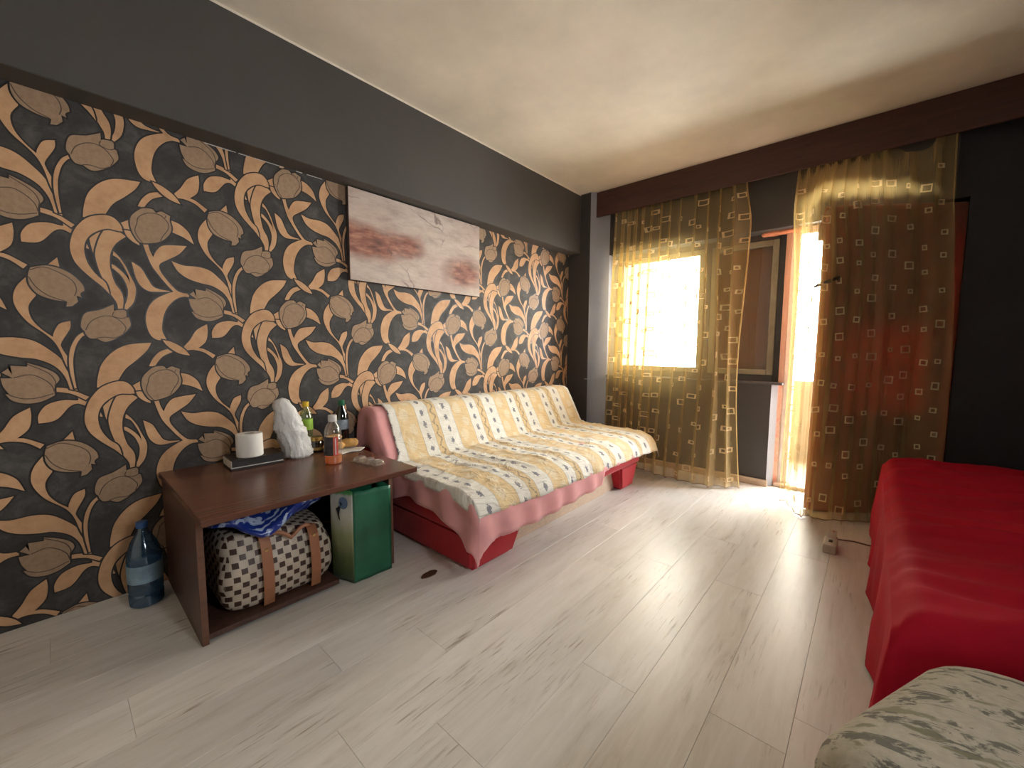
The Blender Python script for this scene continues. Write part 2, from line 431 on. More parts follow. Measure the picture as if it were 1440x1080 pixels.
def flat(poly, x, mi):
    try:
        fc = bm.faces.new([bm.verts.new((x, y, z)) for y, z in poly]); fc.material_index = mi
        fc.normal_update()
        if fc.normal.x < 0: fc.normal_flip()
    except ValueError: pass
motifs = []
for ln in TILE.strip().split('\n'):
    k, *ps = ln.split(); P = []
    for q in ps:
        c = q.endswith('!'); a, b = q.rstrip('!').split(','); P.append((int(a)/1000, int(b)/1000, c))
    if k == 'l':
        L = smooth_poly(P, False, 4); d = .0018; le = []; ri_ = []
        for i, p in enumerate(L):
            a = Vector(L[max(i-1, 0)]); b = Vector(L[min(i+1, len(L)-1)]); t = (b-a).normalized(); nn = Vector((-t.y, t.x))*d
            le.append((p[0]+nn.x, p[1]+nn.y)); ri_.append((p[0]-nn.x, p[1]-nn.y))
        motifs.append((k, [[le[i], le[i+1], ri_[i+1], ri_[i]] for i in range(len(L)-1)], None))
    else:
        L = smooth_poly(P); motifs.append((k, L, offset_poly(L, .0058)))
for ci in range(-3, 7):
    for ri in range(-3, 3):
        dy = ci*CA; dz = ri*CB-(.369 if ci % 2 else 0)
        for e, (k, L, O) in enumerate(motifs):
            x = .0008+e*.00003
            ys = [p[0] for q in L for p in q] if k == 'l' else [p[0] for p in L]
            zs = [p[1] for q in L for p in q] if k == 'l' else [p[1] for p in L]
            if max(ys)+dy < WY0 or min(ys)+dy > WY1 or max(zs)+dz < 0 or min(zs)+dz > WPT: continue
            if k == 'l':
                for q in L: flat([(a+dy, b+dz) for a, b in q], x, 4)
            else:
                for q in range(len(L)):
                    w_ = (q+1) % len(L)
                    flat([(L[q][0]+dy, L[q][1]+dz), (L[w_][0]+dy, L[w_][1]+dz), (O[w_][0]+dy, O[w_][1]+dz), (O[q][0]+dy, O[q][1]+dz)], x, 3)
                flat([(a+dy, b+dz) for a, b in L], x+.000012, 1 if k == 'g' else 2)
for co, no in (((0, 0, .001), (0, 0, -1)), ((0, 0, WPT), (0, 0, 1)), ((0, WY1, 0), (0, 1, 0)), ((0, WY0, 0), (0, -1, 0))):
    bmesh.ops.bisect_plane(bm, geom=list(bm.verts)+list(bm.edges)+list(bm.faces), plane_co=co, plane_no=no, clear_outer=True)
y = WY0; k = 0
seams = [WY0]+[.345+.6135*i for i in range(-1, 6)]+[WY1]
for a, b in zip(seams, seams[1:]):
    if b-a < .01: continue
    add_box(bm, 0, .0006, a+.0005, b-.0005, 0, WPT, mi=0)
from_bm('wallpaper', bm, [M['wp_bg'], M['wp_gold'], M['wp_tulip'], M['wp_line'], M['wp_thin']], wl)

M['tornpaper'] = plain('torn_white_paper', (.55, .52, .48), .9)
for a, b in ((.665, .80), (.812, .862), (.885, 1.03), (1.10, 1.135), (1.16, 1.25)):
    k = 9; tv = []
    for i in range(k+1):
        yy = lerp(a, b, i/k); tv += [(.0025, yy, 2.1895), (.0035, yy, 2.1855-.0025*abs(nz(yy*60, 3)))]
    obj('torn_wallpaper_edge', tv, [[2*i, 2*i+1, 2*i+3, 2*i+2] for i in range(k)], M['tornpaper'], wl)
box('ceiling_paint_edge', .145, .1475, YB, 3.935, 2.789, H, M['ceiling'], wl)

# ------------------------------------------------------------------ pelmet
pel = thing('curtain_pelmet', (2.1, 4.0, 2.55), 'long reddish-brown wooden pelmet board under the ceiling', 'pelmet')
box('front_board', .285, XR-.01, 3.985, 4.005, 2.548, H-.002, M['pelmet'], pel, .002)
box('top_board', .43, XR-.01, 4.005, 4.098, 2.765, H-.002, M['pelmet'], pel)
box('curtain_rail', .45, XR-.02, 4.035, 4.06, 2.60, 2.62, M['whiteframe'], pel, .003)

# ------------------------------------------------------------------ window
def frame(name, x0, x1, z0, z1, y0, y1, w_, mat, parent, bev=.004):
    bm = bmesh.new()
    add_box(bm, x0, x0+w_, y0, y1, z0, z1, bev); add_box(bm, x1-w_, x1, y0, y1, z0, z1, bev)
    add_box(bm, x0+w_, x1-w_, y0, y1, z0, z0+w_, bev); add_box(bm, x0+w_, x1-w_, y0, y1, z1-w_, z1, bev)
    return from_bm(name, bm, mat, parent)
win = frame('window_1', .405, 1.985, .890, 2.166, 4.26, 4.33, .055, M['darkframe'], None)
structure(win)
box('mullion', 1.335, 1.395, 4.255, 4.33, .945, 2.111, M['darkframe'], win, .004)
s1 = frame('sash', .460, 1.335, .945, 2.111, 4.25, 4.30, .05, M['sash'], win)
box('pane', .508, 1.287, 4.272, 4.278, .993, 2.063, M['glass'], s1)
s2 = frame('sash', 1.395, 1.930, .945, 2.111, 4.25, 4.30, .05, M['sash'], win)
box('pane', 1.443, 1.882, 4.272, 4.278, .993, 2.063, M['glass'], s2)
bm = bmesh.new(); a_, b_, c_, d_ = SW
for q in ((a_, a_+.04, c_, d_), (b_-.04, b_, c_, d_), (a_+.04, b_-.04, c_, c_+.04), (a_+.04, b_-.04, d_-.04, d_)):
    add_box(bm, XR+.03, XR+.09, *q, .003)
w2 = structure(from_bm('added_fill_window', bm, M['whiteframe']))  # frame of the added fill window
box('pane', XR+.057, XR+.063, a_+.04, b_-.04, c_+.04, d_-.04, M['glass'], w2)
bl = thing('roller_blind', (1.66, 4.345, .96), 'brown roller blind pulled down behind the right window pane', 'blind')
box('blind_sheet', 1.36, 1.985, 4.340, 4.343, .90, 2.10, M['blind'], bl)
tube('blind_roll', [(1.37, 4.355, 2.115), (1.97, 4.355, 2.115)], .018, M['blind'], bl, 10)

# ------------------------------------------------------------------ balcony door
dr = structure(box('door_1', 2.022, 2.085, 4.20, 4.29, 0, 2.166, M['whiteframe'], None, .004))
tag(dr, 'old balcony door standing ajar behind the right sheer curtain')
box('door_head', 2.085, 2.93, 4.215, 4.29, 2.11, 2.166, M['whiteframe'], dr, .004)
box('door_jamb', 2.93, 2.99, 4.20, 4.29, 0, 2.166, M['doorwood'], dr, .004)
box('threshold', 2.0, 2.99, 4.14, 4.36, 0, .03, M['skirt'], dr, .004)
hinge = Vector((2.905, 4.19)); free = Vector((2.272, 3.745)); DW = (free-hinge).length
dx = (free-hinge)/DW; dn = Vector((-dx.y, dx.x))
if dn.y > 0: dn = -dn
def leaf_pt(a, d, z): p = hinge+dx*a+dn*d; return Vector((p.x, p.y, z))
def leaf_box(name, a0, a1, d0, d1, z0, z1, mat, parent, bev=0.0):
    bm = bmesh.new(); add_box(bm, a0, a1, d0, d1, z0, z1, bev)
    for v in bm.verts: v.co = leaf_pt(v.co.x, v.co.y, v.co.z)
    bmesh.ops.recalc_face_normals(bm, faces=bm.faces)
    return from_bm(name, bm, mat, parent)
bm = bmesh.new()
for q in ((0, .09, 0, .04, .003, 2.135), (DW-.09, DW, 0, .04, .003, 2.135), (.09, DW-.09, 0, .04, .003, .14), (.09, DW-.09, 0, .04, .66, .74), (.09, DW-.09, 0, .04, 1.99, 2.135)):
    add_box(bm, *q, .004)
for v in bm.verts: v.co = leaf_pt(v.co.x, v.co.y, v.co.z)
bmesh.ops.recalc_face_normals(bm, faces=bm.faces)
lf = from_bm('door_leaf', bm, M['doorwood'], dr)
leaf_box('lower_panel', .085, DW-.085, .012, .03, .13, .67, M['doorwood'], lf)
leaf_box('pane', .085, DW-.085, .018, .023, .73, 1.99, M['glass'], lf)
leaf_box('added_glow_blocker', .06, DW-.06, -.085, -.079, 1.36, 2.03, M['blind'], lf)  # unseen blind added outside to keep the blanket's glow to the lower pane
M['iron'] = plain('dark_metal', (.10, .07, .05), .4, .6)
hd = [leaf_pt(DW-.05, .04, 1.66), leaf_pt(DW-.05, .10, 1.66), leaf_pt(DW-.02, .105, 1.652), leaf_pt(DW+.08, .105, 1.612), leaf_pt(DW+.105, .105, 1.60)]
tube('door_handle', hd, [.012, .012, .012, .010, .007], M['iron'], lf)
# blanket hung over the leaf
NU, NV = 40, 64; v = []; uvs = []
for i in range(NU+1):
    a = -.075+(DW+.105)*i/NU
    for j in range(NV+1):
        t = j/NV*2.45
        if t < .22: d, z = -.02-.004*nz(a*6, 3), 1.94+t*.95
        elif t < .30: d, z = lerp(-.02, .062, (t-.22)/.08), 2.149+.012*math.sin((t-.22)/.08*PI)
        else: d, z = .062, 2.149-(t-.30)
        fold = .014*nz(a*7, z*.8, 5)+.010*nz(a*16+1, z*.5, 9)
        if t > .3: d += max(-.012, fold)*sm(0, .3, 2.14-z)+.012
        aa = a
        if i == NU and t > .3: d -= .045
        aa -= .05*sm(.02, 0, DW+.03-a)*sm(2.02, 2.155, z)
        v.append(leaf_pt(aa, d, max(.007+.003*nz(a*9, 2), z)))
bk = obj('blanket', v, grid(NU, NV), M['blanket'], None, True)
thick(bk, .004); tag(bk, 'dark reddish-brown blanket hung over the open balcony door', 'blanket')

# ------------------------------------------------------------------ sheer curtains
g = G('gold_organza')
v_ = g.coord('UV'); tx = g.noise(g.scaled(v_, (1, .02, 1)), 260, 2, .5)
c = g.ramp(g.noise(v_, 2, 3, .5), [(.3, (.66, .50, .25)), (.7, (.80, .63, .36))])
dif = g.n('ShaderNodeBsdfDiffuse', 0, None, Color=c)
trl = g.n('ShaderNodeBsdfTranslucent', 0, None, Color=g.mix(1.0, c, (.95, .84, .52), 'MULTIPLY'))
b_ = g.n('ShaderNodeMixShader', 0, None, i0=.30, i1=dif, i2=trl)
tp = g.n('ShaderNodeBsdfTransparent', 0, None, Color=(.97, .91, .76))
lw = g.n('ShaderNodeLayerWeight', 1, None, Blend=.35)
fac = g.math('ADD', g.math('MULTIPLY_ADD', tx, .20, .17), g.math('MULTIPLY', lw, .48))
g.t.links.new(g.n('ShaderNodeMixShader', 0, None, i0=fac, i1=tp, i2=b_), g.out.inputs[0]); M['organza'] = g.m
M['embroid'] = fabric('cream_embroidery', (.72, .58, .36), .7, trans=((.6, .45, .25), .3))
M['cordb'] = fabric('brown_hem_cord', (.16, .10, .06), .7)
def curtain(name, label, surf, n, ztop, zbot, spots, hem=True):
    root = thing(name, surf(.5, 0.0), label, 'curtain', 'sheer gold curtains')
    nv = 56; v = []; uvs = []
    for i in range(n+1):
        s = i/n; zb = zbot(s)
        for j in range(nv+1):
            z = lerp(ztop(s), zb, j/nv); v.append(surf(s, z)); uvs.append((s*3, z))
    sp = obj('sheer_panel', v, grid(n, nv), M['organza'], root, True, uv=uvs)
    for s, z, w_, h_, ang, wid in spots:
        W = wid; V = []; segs = []
        for (a0, b0), (a1, b1) in (((-1, -1), (1, -1)), ((1, -1), (1, 1)), ((1, 1), (-1, 1)), ((-1, 1), (-1, -1))):
            for q in range(3): segs.append((lerp(a0, a1, q/3), lerp(b0, b1, q/3)))
        for a, b in segs:
            for k in (1.0, 1-.0085/min(w_, h_)):
                aa, bb = a*w_*k, b*h_*k
                ca, sa = math.cos(ang), math.sin(ang)
                S = s+(aa*ca-bb*sa)/W; Z = z+aa*sa+bb*ca
                p = Vector(surf(min(1, max(0, S)), Z)); p.y -= .0035; V.append(p)
        m = len(segs)
        obj('embroidered_square', V, [[2*i, 2*((i+1) % m), 2*((i+1) % m)+1, 2*i+1] for i in range(m)], M['embroid'], sp)
    if hem:
        tube('hem_cord', [Vector(surf(i/150, zbot(i/150)))+Vector((0, -.004, .004)) for i in range(151)], .0032, M['cordb'], root, 5)
    return root
def spots(nc, zr, seed, W):
    r = random.Random(seed); out = []
    for i in range(nc):
        s = (i+.5)/nc+r.uniform(-.2, .2)/nc
        z = zr[0]+r.uniform(0, .1)
        while z < zr[1]:
            h_ = r.choice((.016, .018, .021, .026)); w_ = h_*r.uniform(.85, 1.2)
            out.append((s+r.uniform(-.012, .012), z, w_, h_, r.uniform(-.1, .1), W)); z += r.uniform(.13, .25)
    return out
def surf1(s, z):
    t = (2.6-z)/2.6                                        # 0 top, 1 floor
    x = lerp(lerp(.50, .475, sm(0, .5, t)), lerp(1.70, 1.80, sm(.1, .9, t)), s)
    dens = interp([(0, 0), (.25, .32), (.55, .62), (.8, .82), (1, 1)], s)
    ph = 2*PI*(13*dens)+1.4*nz(s*5, z*.35, 2)
    amp = interp([(0, .018), (.3, .026), (.7, .03), (.85, .05), (1, .03)], s)*(.55+.6*t)
    yb = 4.045-.05*t-.22*sm(.35, 1, t)*sm(0, .6, s)*(1-.55*sm(.82, 1, s))-.03*t
    y = yb-amp*(1+math.sin(ph))*.6+.012*nz(s*22, z*.6, 7)
    x += interp([(0, .02), (.05, .034), (.36, .034), (.5, .018), (.8, .022), (1, .018)], s)*math.cos(ph)*(1-.25*t)*(0 if s < .01 or s > .99 else 1)
    x += .05*sm(.86, 1, s)*math.sin(z*2.1+s*3)*sm(2.6, 2.2, z)
    return (x, min(4.066, y), z)
zt = lambda s: 2.60
curtain('sheer_curtain', 'gold sheer curtain with small squares hanging before the window', surf1, 300, zt,
        lambda s: .007+.003*(1+nz(s*9, 4)), spots(15, (.06, 2.5), 3, 1.3))
def leaf_y(x):
    tt = (x-hinge.x)/(free.x-hinge.x); return hinge.y+(free.y-hinge.y)*max(0, min(1.12, tt))
def surf2(s, z):
    t = (2.6-z)/2.6
    x = lerp(lerp(2.055, 2.10, sm(0, .4, t)), lerp(2.90, 2.965, sm(0, .6, t)), s)
    ph = 2*PI*(11*interp([(0, 0), (.3, .42), (.6, .75), (1, 1)], s))+1.2*nz(s*4, z*.3, 8)
    gather = sm(1.9, 2.5, z)
    amp = lerp(interp([(0, .03), (.22, .028), (.32, .008), (.9, .008), (1, .016)], s), .028, gather)
    wall = 4.045-.10*t
    front = leaf_y(x)-.118-.02*t
    front = lerp(front, front-.16, sm(.75, 1, t)*sm(2.2, 2.4, x))
    if x < 2.275: front = lerp(3.84, front, sm(2.12, 2.275, x))-.06*sm(.6, 1, t)
    y = lerp(min(wall, front), wall, sm(2.12, 2.58, z))
    y += -amp*(1+math.sin(ph))*.6+.010*nz(s*14, z*.7, 3)
    x += .016*math.cos(ph)*gather*(0 if s < .01 or s > .99 else 1)
    return (x, min(4.066, y), z)
ztop2 = lambda s: 2.60-.10*(sm(.62, .72, s)-sm(.82, .92, s))
curtain('sheer_curtain', 'gold sheer curtain with small squares draped over the open balcony door', surf2, 260, ztop2,
        lambda s: .007+.003*(1+nz(s*9, 1)), spots(10, (.08, 2.4), 11, 1.0))

# ------------------------------------------------------------------ picture on the wall
g = G('abstract_plaster_print'); v = g.coord('UV')
wp = g.n('ShaderNodeVectorMath', 0, {'operation': 'MULTIPLY_ADD'}, i0=g.n('ShaderNodeTexNoise', 1, None, Vector=v, Scale=7, Detail=4), i1=(.10, .10, .10), i2=v)
base = g.ramp(g.noise(g.scaled(v, (1, 3, 1)), 5, 6, .7), [(.3, (.36, .28, .24)), (.5, (.50, .41, .36)), (.72, (.60, .52, .45))])
base = g.mix(g.ramp(g.noise(v, 2.2, 3, .5, .5), [(.45, (0, 0, 0)), (.7, (.7, .7, .7))]), base, (.40, .27, .23))
def blotch(cx, cy, sx, sy, lo, hi):
    q = g.n('ShaderNodeMapping', 0, None, Vector=wp, Location=(-cx/sx, -cy/sy, 0), Scale=(1/sx, 1/sy, 0))
    return g.ramp(g.n('ShaderNodeVectorMath', 1, {'operation': 'LENGTH'}, i0=q), [(lo, (1, 1, 1)), (hi, (0, 0, 0))])
tone = g.ramp(g.noise(g.scaled(v, (2, 7, 1)), 4, 5, .6), [(.3, (.11, .045, .034)), (.5, (.27, .105, .075)), (.7, (.48, .24, .165))])
for q in ((.17, .31, .44, .15, .5, 1.05), (.50, .33, .17, .10, .3, 1.05), (1.02, .22, .26, .17, .35, 1.05)):
    base = g.mix(blotch(*q), base, tone)
vo = g.n('ShaderNodeTexVoronoi', 0, {'feature': 'DISTANCE_TO_EDGE'}, Vector=wp, Scale=3.2)
cr = g.math('MULTIPLY', g.ramp(vo, [(.0, (1, 1, 1)), (.018, (0, 0, 0))]), g.ramp(g.noise(v, 3.3, 2, .5), [(.5, (0, 0, 0)), (.6, (.8, .8, .8))]))
base = g.mix(cr, base, (.12, .07, .06))
M['print'] = g.fin(base, .6)
M['canvas_edge'] = plain('dark_canvas_edge', (.07, .05, .045), .8)
pic = thing('canvas_picture', (.012, 1.96, 1.60), 'wide canvas print of brown smudges on cracked pale plaster', 'picture')
box('canvas', .006, .040, 1.392, 2.540, 1.602, 2.183, M['canvas_edge'], pic, .003)
obj('print_face', [(.0412, 1.394, 1.604), (.0412, 2.538, 1.604), (.0412, 2.538, 2.181), (.0412, 1.394, 2.181)], [[0, 1, 2, 3]], M['print'], pic,
    uv=[(0, 0), (1.14, 0), (1.14, .577), (0, .577)])

# ------------------------------------------------------------------ table
tb = thing('low_table', (.43, .85, 0), 'dark brown laminate low table against the tulip wallpaper', 'table')
box('tabletop', .008, .858, .402, 1.308, .530, .555, M['table'], tb, .003)
sl = box('side_panel', .010, .698, .412, .436, 0, .530, M['tabled'], tb, .002)
box('edge_strip', .698, .701, .413, .435, .002, .528, M['edge'], sl)
sr = box('side_panel', .010, .698, 1.236, 1.260, 0, .530, M['tabled'], tb, .002)
box('edge_strip', .698, .701, 1.237, 1.259, .002, .528, M['edge'], sr)
box('back_panel', .010, .022, .436, 1.236, .06, .530, M['tabled'], tb)
box('bottom_shelf', .022, .69, .436, .962, .012, .034, M['tabled'], tb, .002)

# ------------------------------------------------------------------ sofa and its covers
so = thing('sofa', (.6, 2.45, 0), 'red upholstered sofa with cut-out base along the wallpapered wall', 'sofa')
def foot(y0b, y1b, y0t, y1t, xf, xb):
    v = [(xb, y0b, 0), (xf-.03, y0b, 0), (xf-.03, y1b, 0), (xb, y1b, 0), (xb, y0t, .215), (xf, y0t, .215), (xf, y1t, .215), (xb, y1t, .215)]
    b = bmesh.new(); q = [b.verts.new(p) for p in v]
    for f in ((3, 2, 1, 0), (4, 5, 6, 7), (0, 1, 5, 4), (1, 2, 6, 5), (2, 3, 7, 6), (3, 0, 4, 7)): b.faces.new([q[i] for i in f])
    bmesh.ops.bevel(b, geom=list(b.edges), offset=.02, segments=3, affect='EDGES'); return b
bm = bmesh.new(); merge(bm, foot(1.475, 1.80, 1.44, 1.88, 1.12, .08)); from_bm('base_foot', bm, M['red_sofa'], so, True, sharp=50)
bm = bmesh.new(); merge(bm, foot(3.15, 3.36, 3.07, 3.39, 1.12, .08)); from_bm('base_foot', bm, M['red_sofa'], so, True, sharp=50)
box('base_rail', .06, 1.128, 1.435, 3.40, .205, .325, M['red_sofa'], so, .018, 3, True)
box('kick_board', 1.00, 1.02, 1.80, 3.15, .0, .17, M['skirt'], so, .003)
box('seat_cushion', .05, 1.165, 1.435, 3.53, .325, .418, M['red_sofa'], so, .035, 4, True)
v = [(.04, .40), (.40, .40), (.225, .74), (.19, .758), (.09, .758), (.06, .73)]
n_ = len(v); vv_ = [(a, 1.44, b) for a, b in v]+[(a, 3.60, b) for a, b in v]
obj('backrest', vv_, [list(range(n_)), list(range(n_, 2*n_))[::-1]]+[[i, n_+i, n_+(i+1) % n_, (i+1) % n_] for i in range(n_)], M['red_sofa'], so)
PROF = [(.045, .50), (.05, .70), (.06, .755), (.09, .776), (.19, .776), (.235, .752), (.30, .63), (.385, .47), (.41, .444), (.45, .434), (.60, .432), (.80, .432), (1.00, .432), (1.09, .426), (1.15, .402), (1.180, .365), (1.190, .325), (1.194, .28), (1.197, .20), (1.198, .10)]
def prof_at(a):
    for (x0, z0), (x1, z1) in zip(PROF, PROF[1:]):
        L = math.hypot(x1-x0, z1-z0)
        if a <= L: return lerp(x0, x1, a/L), lerp(z0, z1, a/L)
        a -= L
    return PROF[-1]
PLEN = sum(math.hypot(c-a, d-b) for (a, b), (c, d) in zip(PROF, PROF[1:]))
A_TOPF = .30; A_SEAT0 = .75; A_SEAT1 = A_SEAT0+.62       # rough arclengths of crease and seat front
def a_at_z_front(zh):                                   # arclength where the front hang reaches height zh
    lo, hi = 1.45, PLEN
    for _ in range(24):
        m = (lo+hi)/2
        if prof_at(m)[1] > zh: lo = m
        else: hi = m
    return lo
def cover(name, mat, a0, hem_front, y_near, hang_near, y_far, hang_far, off, nu, nv, wr, seed):
    v = []; uvs = []
    for i in range(nu+1):
        s = i/nu
        for j in range(nv+1):
            t = j/nv
            # position along the length at the front and at the back both follow the hem tables
            yy = lerp(y_near(t)-hang_near(t), y_far(t)+hang_far(t), s)
            a1 = a_at_z_front(hem_front(min(max(yy, 1.40), 3.6)))
            a = lerp(a0, a1, t)
            x, z = prof_at(a)
            y = yy; drop = 0
            yn, yf = 1.425, y_far(t)
            if y < yn: drop = yn-y; y = yn-.012*min(1, drop/.04)-.05*sm(.1, .34, drop)*sm(.9, 1.2, x)
            if y > yf: drop = y-yf; y = yf+.012*min(1, drop/.03)+.25*max(0, drop-.03)
            e = 1e-3; xa, za = prof_at(a+e); tx, tz = (xa-x), (za-z); L = math.hypot(tx, tz) or 1
            nx, nzz = -tz/L, tx/L
            if nzz < 0 and x < .9: pass
            w1 = nz(x*5+seed, y*2.2, z*3)*.55+nz(x*11, y*4.5+seed, z*6)*.35+nz(x*2.5+y*3.5, y*1.2-x*2, seed)*.5
            w1 += .5*nz(x*22, y*9+seed, z*13)
            h = off+wr*(w1+.35)
            if .43 < x < 1.08 and z < .5: h = off+wr*2.2*(w1+.5+.8*max(0, 1-abs(nz(x*3+y*2.5, y*3-x*4, seed+5))*4)**2)
            h = max(off*.6, h)
            hang = sm(.40, .25, z) if x > 1.1 else 0
            h += hang*.010*(math.sin(y*31+seed+3*nz(y*3, seed))+1)
            x += nx*h; z += nzz*h
            if drop:
                zh = max(0, .43-z) if x > 1.05 else 0
                z = (.43-math.hypot(zh, drop)) if zh > 0 else z-drop; y += .010*math.sin(x*27+seed)*min(1, drop/.1)*(-1 if y < 2 else 1)
            v.append((x, y, z)); uvs.append((yy, a))
    return obj(name, v, [f_[::-1] for f_ in grid(nu, nv)], mat, None, True, uv=uvs)
# pink sheet below
ragged = lambda y: .006*nz(y*40, 3)
pk = cover('pink_sheet', M['pink'], .02,
           lambda y: interp([(1.40, .15), (1.47, .20), (1.60, .205), (1.9, .19), (2.6, .21), (2.63, .30), (3.6, .32)], y)+ragged(y),
           lambda t: 1.425, lambda t: interp([(0, .26), (.35, .26), (.55, .13), (.75, .19), (.86, .25), (.93, .22), (1, .17)], t),
           lambda t: 3.50, lambda t: 0.0, .005, 130, 70, .0025, 1.0)
thick(pk, .002); tag(pk, 'pink bed sheet hanging below the striped sofa cover', 'sheet')
# striped throw
g = G('striped_floral_cotton'); uv_ = g.coord('UV'); X, Y, Z = g.sep(uv_)
wob = g.math('MULTIPLY_ADD', g.noise(uv_, 3, 2, .5), .02, -.01)
u = g.math('ADD', g.math('MAXIMUM', X, 1.435), wob)
per = .462
fr = g.math('FRACT', g.math('DIVIDE', g.math('SUBTRACT', u, 1.565), per))
gold = (.76, .57, .31); white = (.80, .77, .70); nar = (.70, .52, .28)
st = g.ramp(fr, [(0, gold), (.325, white), (.55, nar), (.70, white)], 'CONSTANT')
fn = g.noise(uv_, 26, 4, .6)
def dist_to(f, c, w_, vper, voff, sx, sy, wig=.35):
    du = g.math('MULTIPLY', g.math('SUBTRACT', f, c), per/sx)
    fv = g.math('FRACT', g.math('DIVIDE', g.math('ADD', Y, voff), vper))
    dv = g.math('MULTIPLY', g.math('SUBTRACT', fv, .5), vper/sy)
    d = g.math('SQRT', g.math('ADD', g.math('MULTIPLY', du, du), g.math('MULTIPLY', dv, dv)))
    nn = g.math('MULTIPLY', g.math('SUBTRACT', g.noise(uv_, 90, 2, .5), .5), wig*3.4)
    return g.math('LESS_THAN', g.math('ADD', d, nn), 1.0)
blue = (.115, .12, .17)
st = g.mix(g.math('MULTIPLY', dist_to(fr, .435, 0, .088, .0, .014, .021, .8), .85), st, blue)
st = g.mix(g.math('MULTIPLY', dist_to(fr, .85, 0, .088, .03, .014, .021, .8), .85), st, blue)
st = g.mix(g.math('MULTIPLY', dist_to(fr, .11, 0, .21, .04, .034, .046, .55), .7), st, (.80, .70, .52))
st = g.mix(g.math('MULTIPLY', dist_to(fr, .215, 0, .21, .14, .030, .040, .55), .7), st, (.80, .70, .52))
vine = g.math('ABSOLUTE', g.math('SUBTRACT', g.math('SUBTRACT', fr, .625), g.math('MULTIPLY', g.math('SINE', g.math('MULTIPLY', Y, 75)), .028)))
vm = g.math('MULTIPLY', g.math('LESS_THAN', vine, .017), g.math('GREATER_THAN', g.noise(uv_, 110, 2, .5), .45))
st = g.mix(g.math('MULTIPLY', vm, .7), st, (.17, .13, .10))
for c_ in (.325, .55, .70, .995):
    st = g.mix(g.math('MULTIPLY', g.math('LESS_THAN', g.math('ABSOLUTE', g.math('SUBTRACT', fr, c_)), .006), .45), st, (.33, .28, .24))
st = g.mix(g.ramp(g.noise(uv_, 4, 3, .5), [(.4, (0, 0, 0)), (.8, (.22, .22, .22))]), st, (.45, .36, .25))
wr_ = g.noise(g.n('ShaderNodeVectorMath', 0, {'operation': 'ADD'}, i0=g.scaled(uv_, (7, 16, 1)), i1=g.n('ShaderNodeTexNoise', 1, None, Vector=uv_, Scale=4)), 1.0, 4, .55, .8)
g.bump(wr_, .7, .03)
M['stripe'] = g.fin(st, .8, Sheen_Weight=.1)
cv = cover('striped_throw', M['stripe'], .04,
           lambda y: interp([(1.40, .34), (1.9, .325), (2.6, .316), (3.3, .30), (3.6, .28)], y),
           lambda t: interp([(0, 1.515), (.44, 1.50), (.52, 1.425), (1, 1.425)], t), lambda t: interp([(0, 0), (.46, 0), (.56, .035), (1, .075)], t),
           lambda t: interp([(0, 3.60), (.48, 3.60), (.60, 3.54), (1, 3.54)], t), lambda t: interp([(0, .03), (.3, .12), (.48, .05), (.55, .04), (.8, .06), (1, .14)], t), .013, 170, 90, .0050, 4.0)
thick(cv, .002); tag(cv, 'gold and white striped floral cotton throw spread over the sofa', 'throw')

# ------------------------------------------------------------------ bed with red sheet
bd = thing('bed', (3.3, 2.45, 0), 'low bed box under the crimson sheet at the right', 'bed')
box('bed_box', 2.76, 3.98, 1.56, 3.46, 0, .28, M['tabled'], bd, .01)
box('mattress', 2.72, 3.98, 1.52, 3.50, .28, .485, M['mattress'], bd, .05, 4, True)
XL, XRB, YN, YF, ZT = 2.675, 3.99, 1.475, 3.50, .505
v = []; NU, NV = 150, 130
fa, fb = .50, .50                                         # hang lengths left and near
R_ = .055
def fold1(d):                                             # d>0 inside; returns (inset, drop)
    if d >= R_: return d, 0.0
    arc = R_*PI/2
    q = R_-d
    if q < arc: th = q/R_; return R_-R_*math.sin(th), R_*(1-math.cos(th))
    return 0.0, R_+(q-arc)
for i in range(NU+1):
    a = -fa+(XRB-XL+fa)*(i/NU)**1.0
    for j in range(NV+1):
        b = -fb+(YF-YN+fb+.45)*j/NV
        ha, da = fold1(a); hb, db = fold1(b); hc, dc = fold1(YF-YN-b)
        dd = math.hypot(da, db) if da > 0 and db > 0 else da+db
        ddc = math.hypot(dd, dc) if dd > 0 and dc > 0 else dd+dc
        x = XL+ha; y = YN+hb if b < (YF-YN)/2 else YF-hc
        z = ZT+.045*sm(0, .5, a)-ddc
        top = 1-min(1, ddc/.1)
        # sag and wrinkles on the top, running across the bed
        wv = .012*nz(x*1.6+.5*y, y*7, 3)+.010*nz(x*2.2-y*1.5, y*13, 8)+.014*nz(x*1.2, y*2.5, 12)
        rid = 1-abs(nz(x*1.1+y*.25, y*3.3+.6*x, 21))*2.2
        wv += .020*max(0, rid)**3+.016*max(0, 1-abs(nz(x*1.3-y*.5, y*4.1, 33))*2.6)**3
        z += wv*(.35+.65*top)
        if da > .05:
            k = min(1, (da-.05)/.3)
            x += -.012-k*(.022*math.sin(y*13+2.5*nz(y*1.7, 4))+.016*nz(y*9, z*3, 2)+.012)
            y += .02*k*nz(y*5, z*4, 6)
        if db > .05:
            k = min(1, (db-.05)/.3)
            y += -.012-k*(.022*math.sin(x*15+2*nz(x*2, 9))+.012)
        if da > .02 and db > .02:
            k = min(1, dd/.4); x -= .02*k; y -= .03*k
        z = max(z, .012+.008*nz(x*8, y*8))
        v.append((x, y, z))
rs = obj('red_bed_sheet', v, grid(NU, NV), M['red_sheet'], None, True)
thick(rs, .002); tag(rs, 'wrinkled crimson red sheet hanging to the floor over the bed', 'sheet')

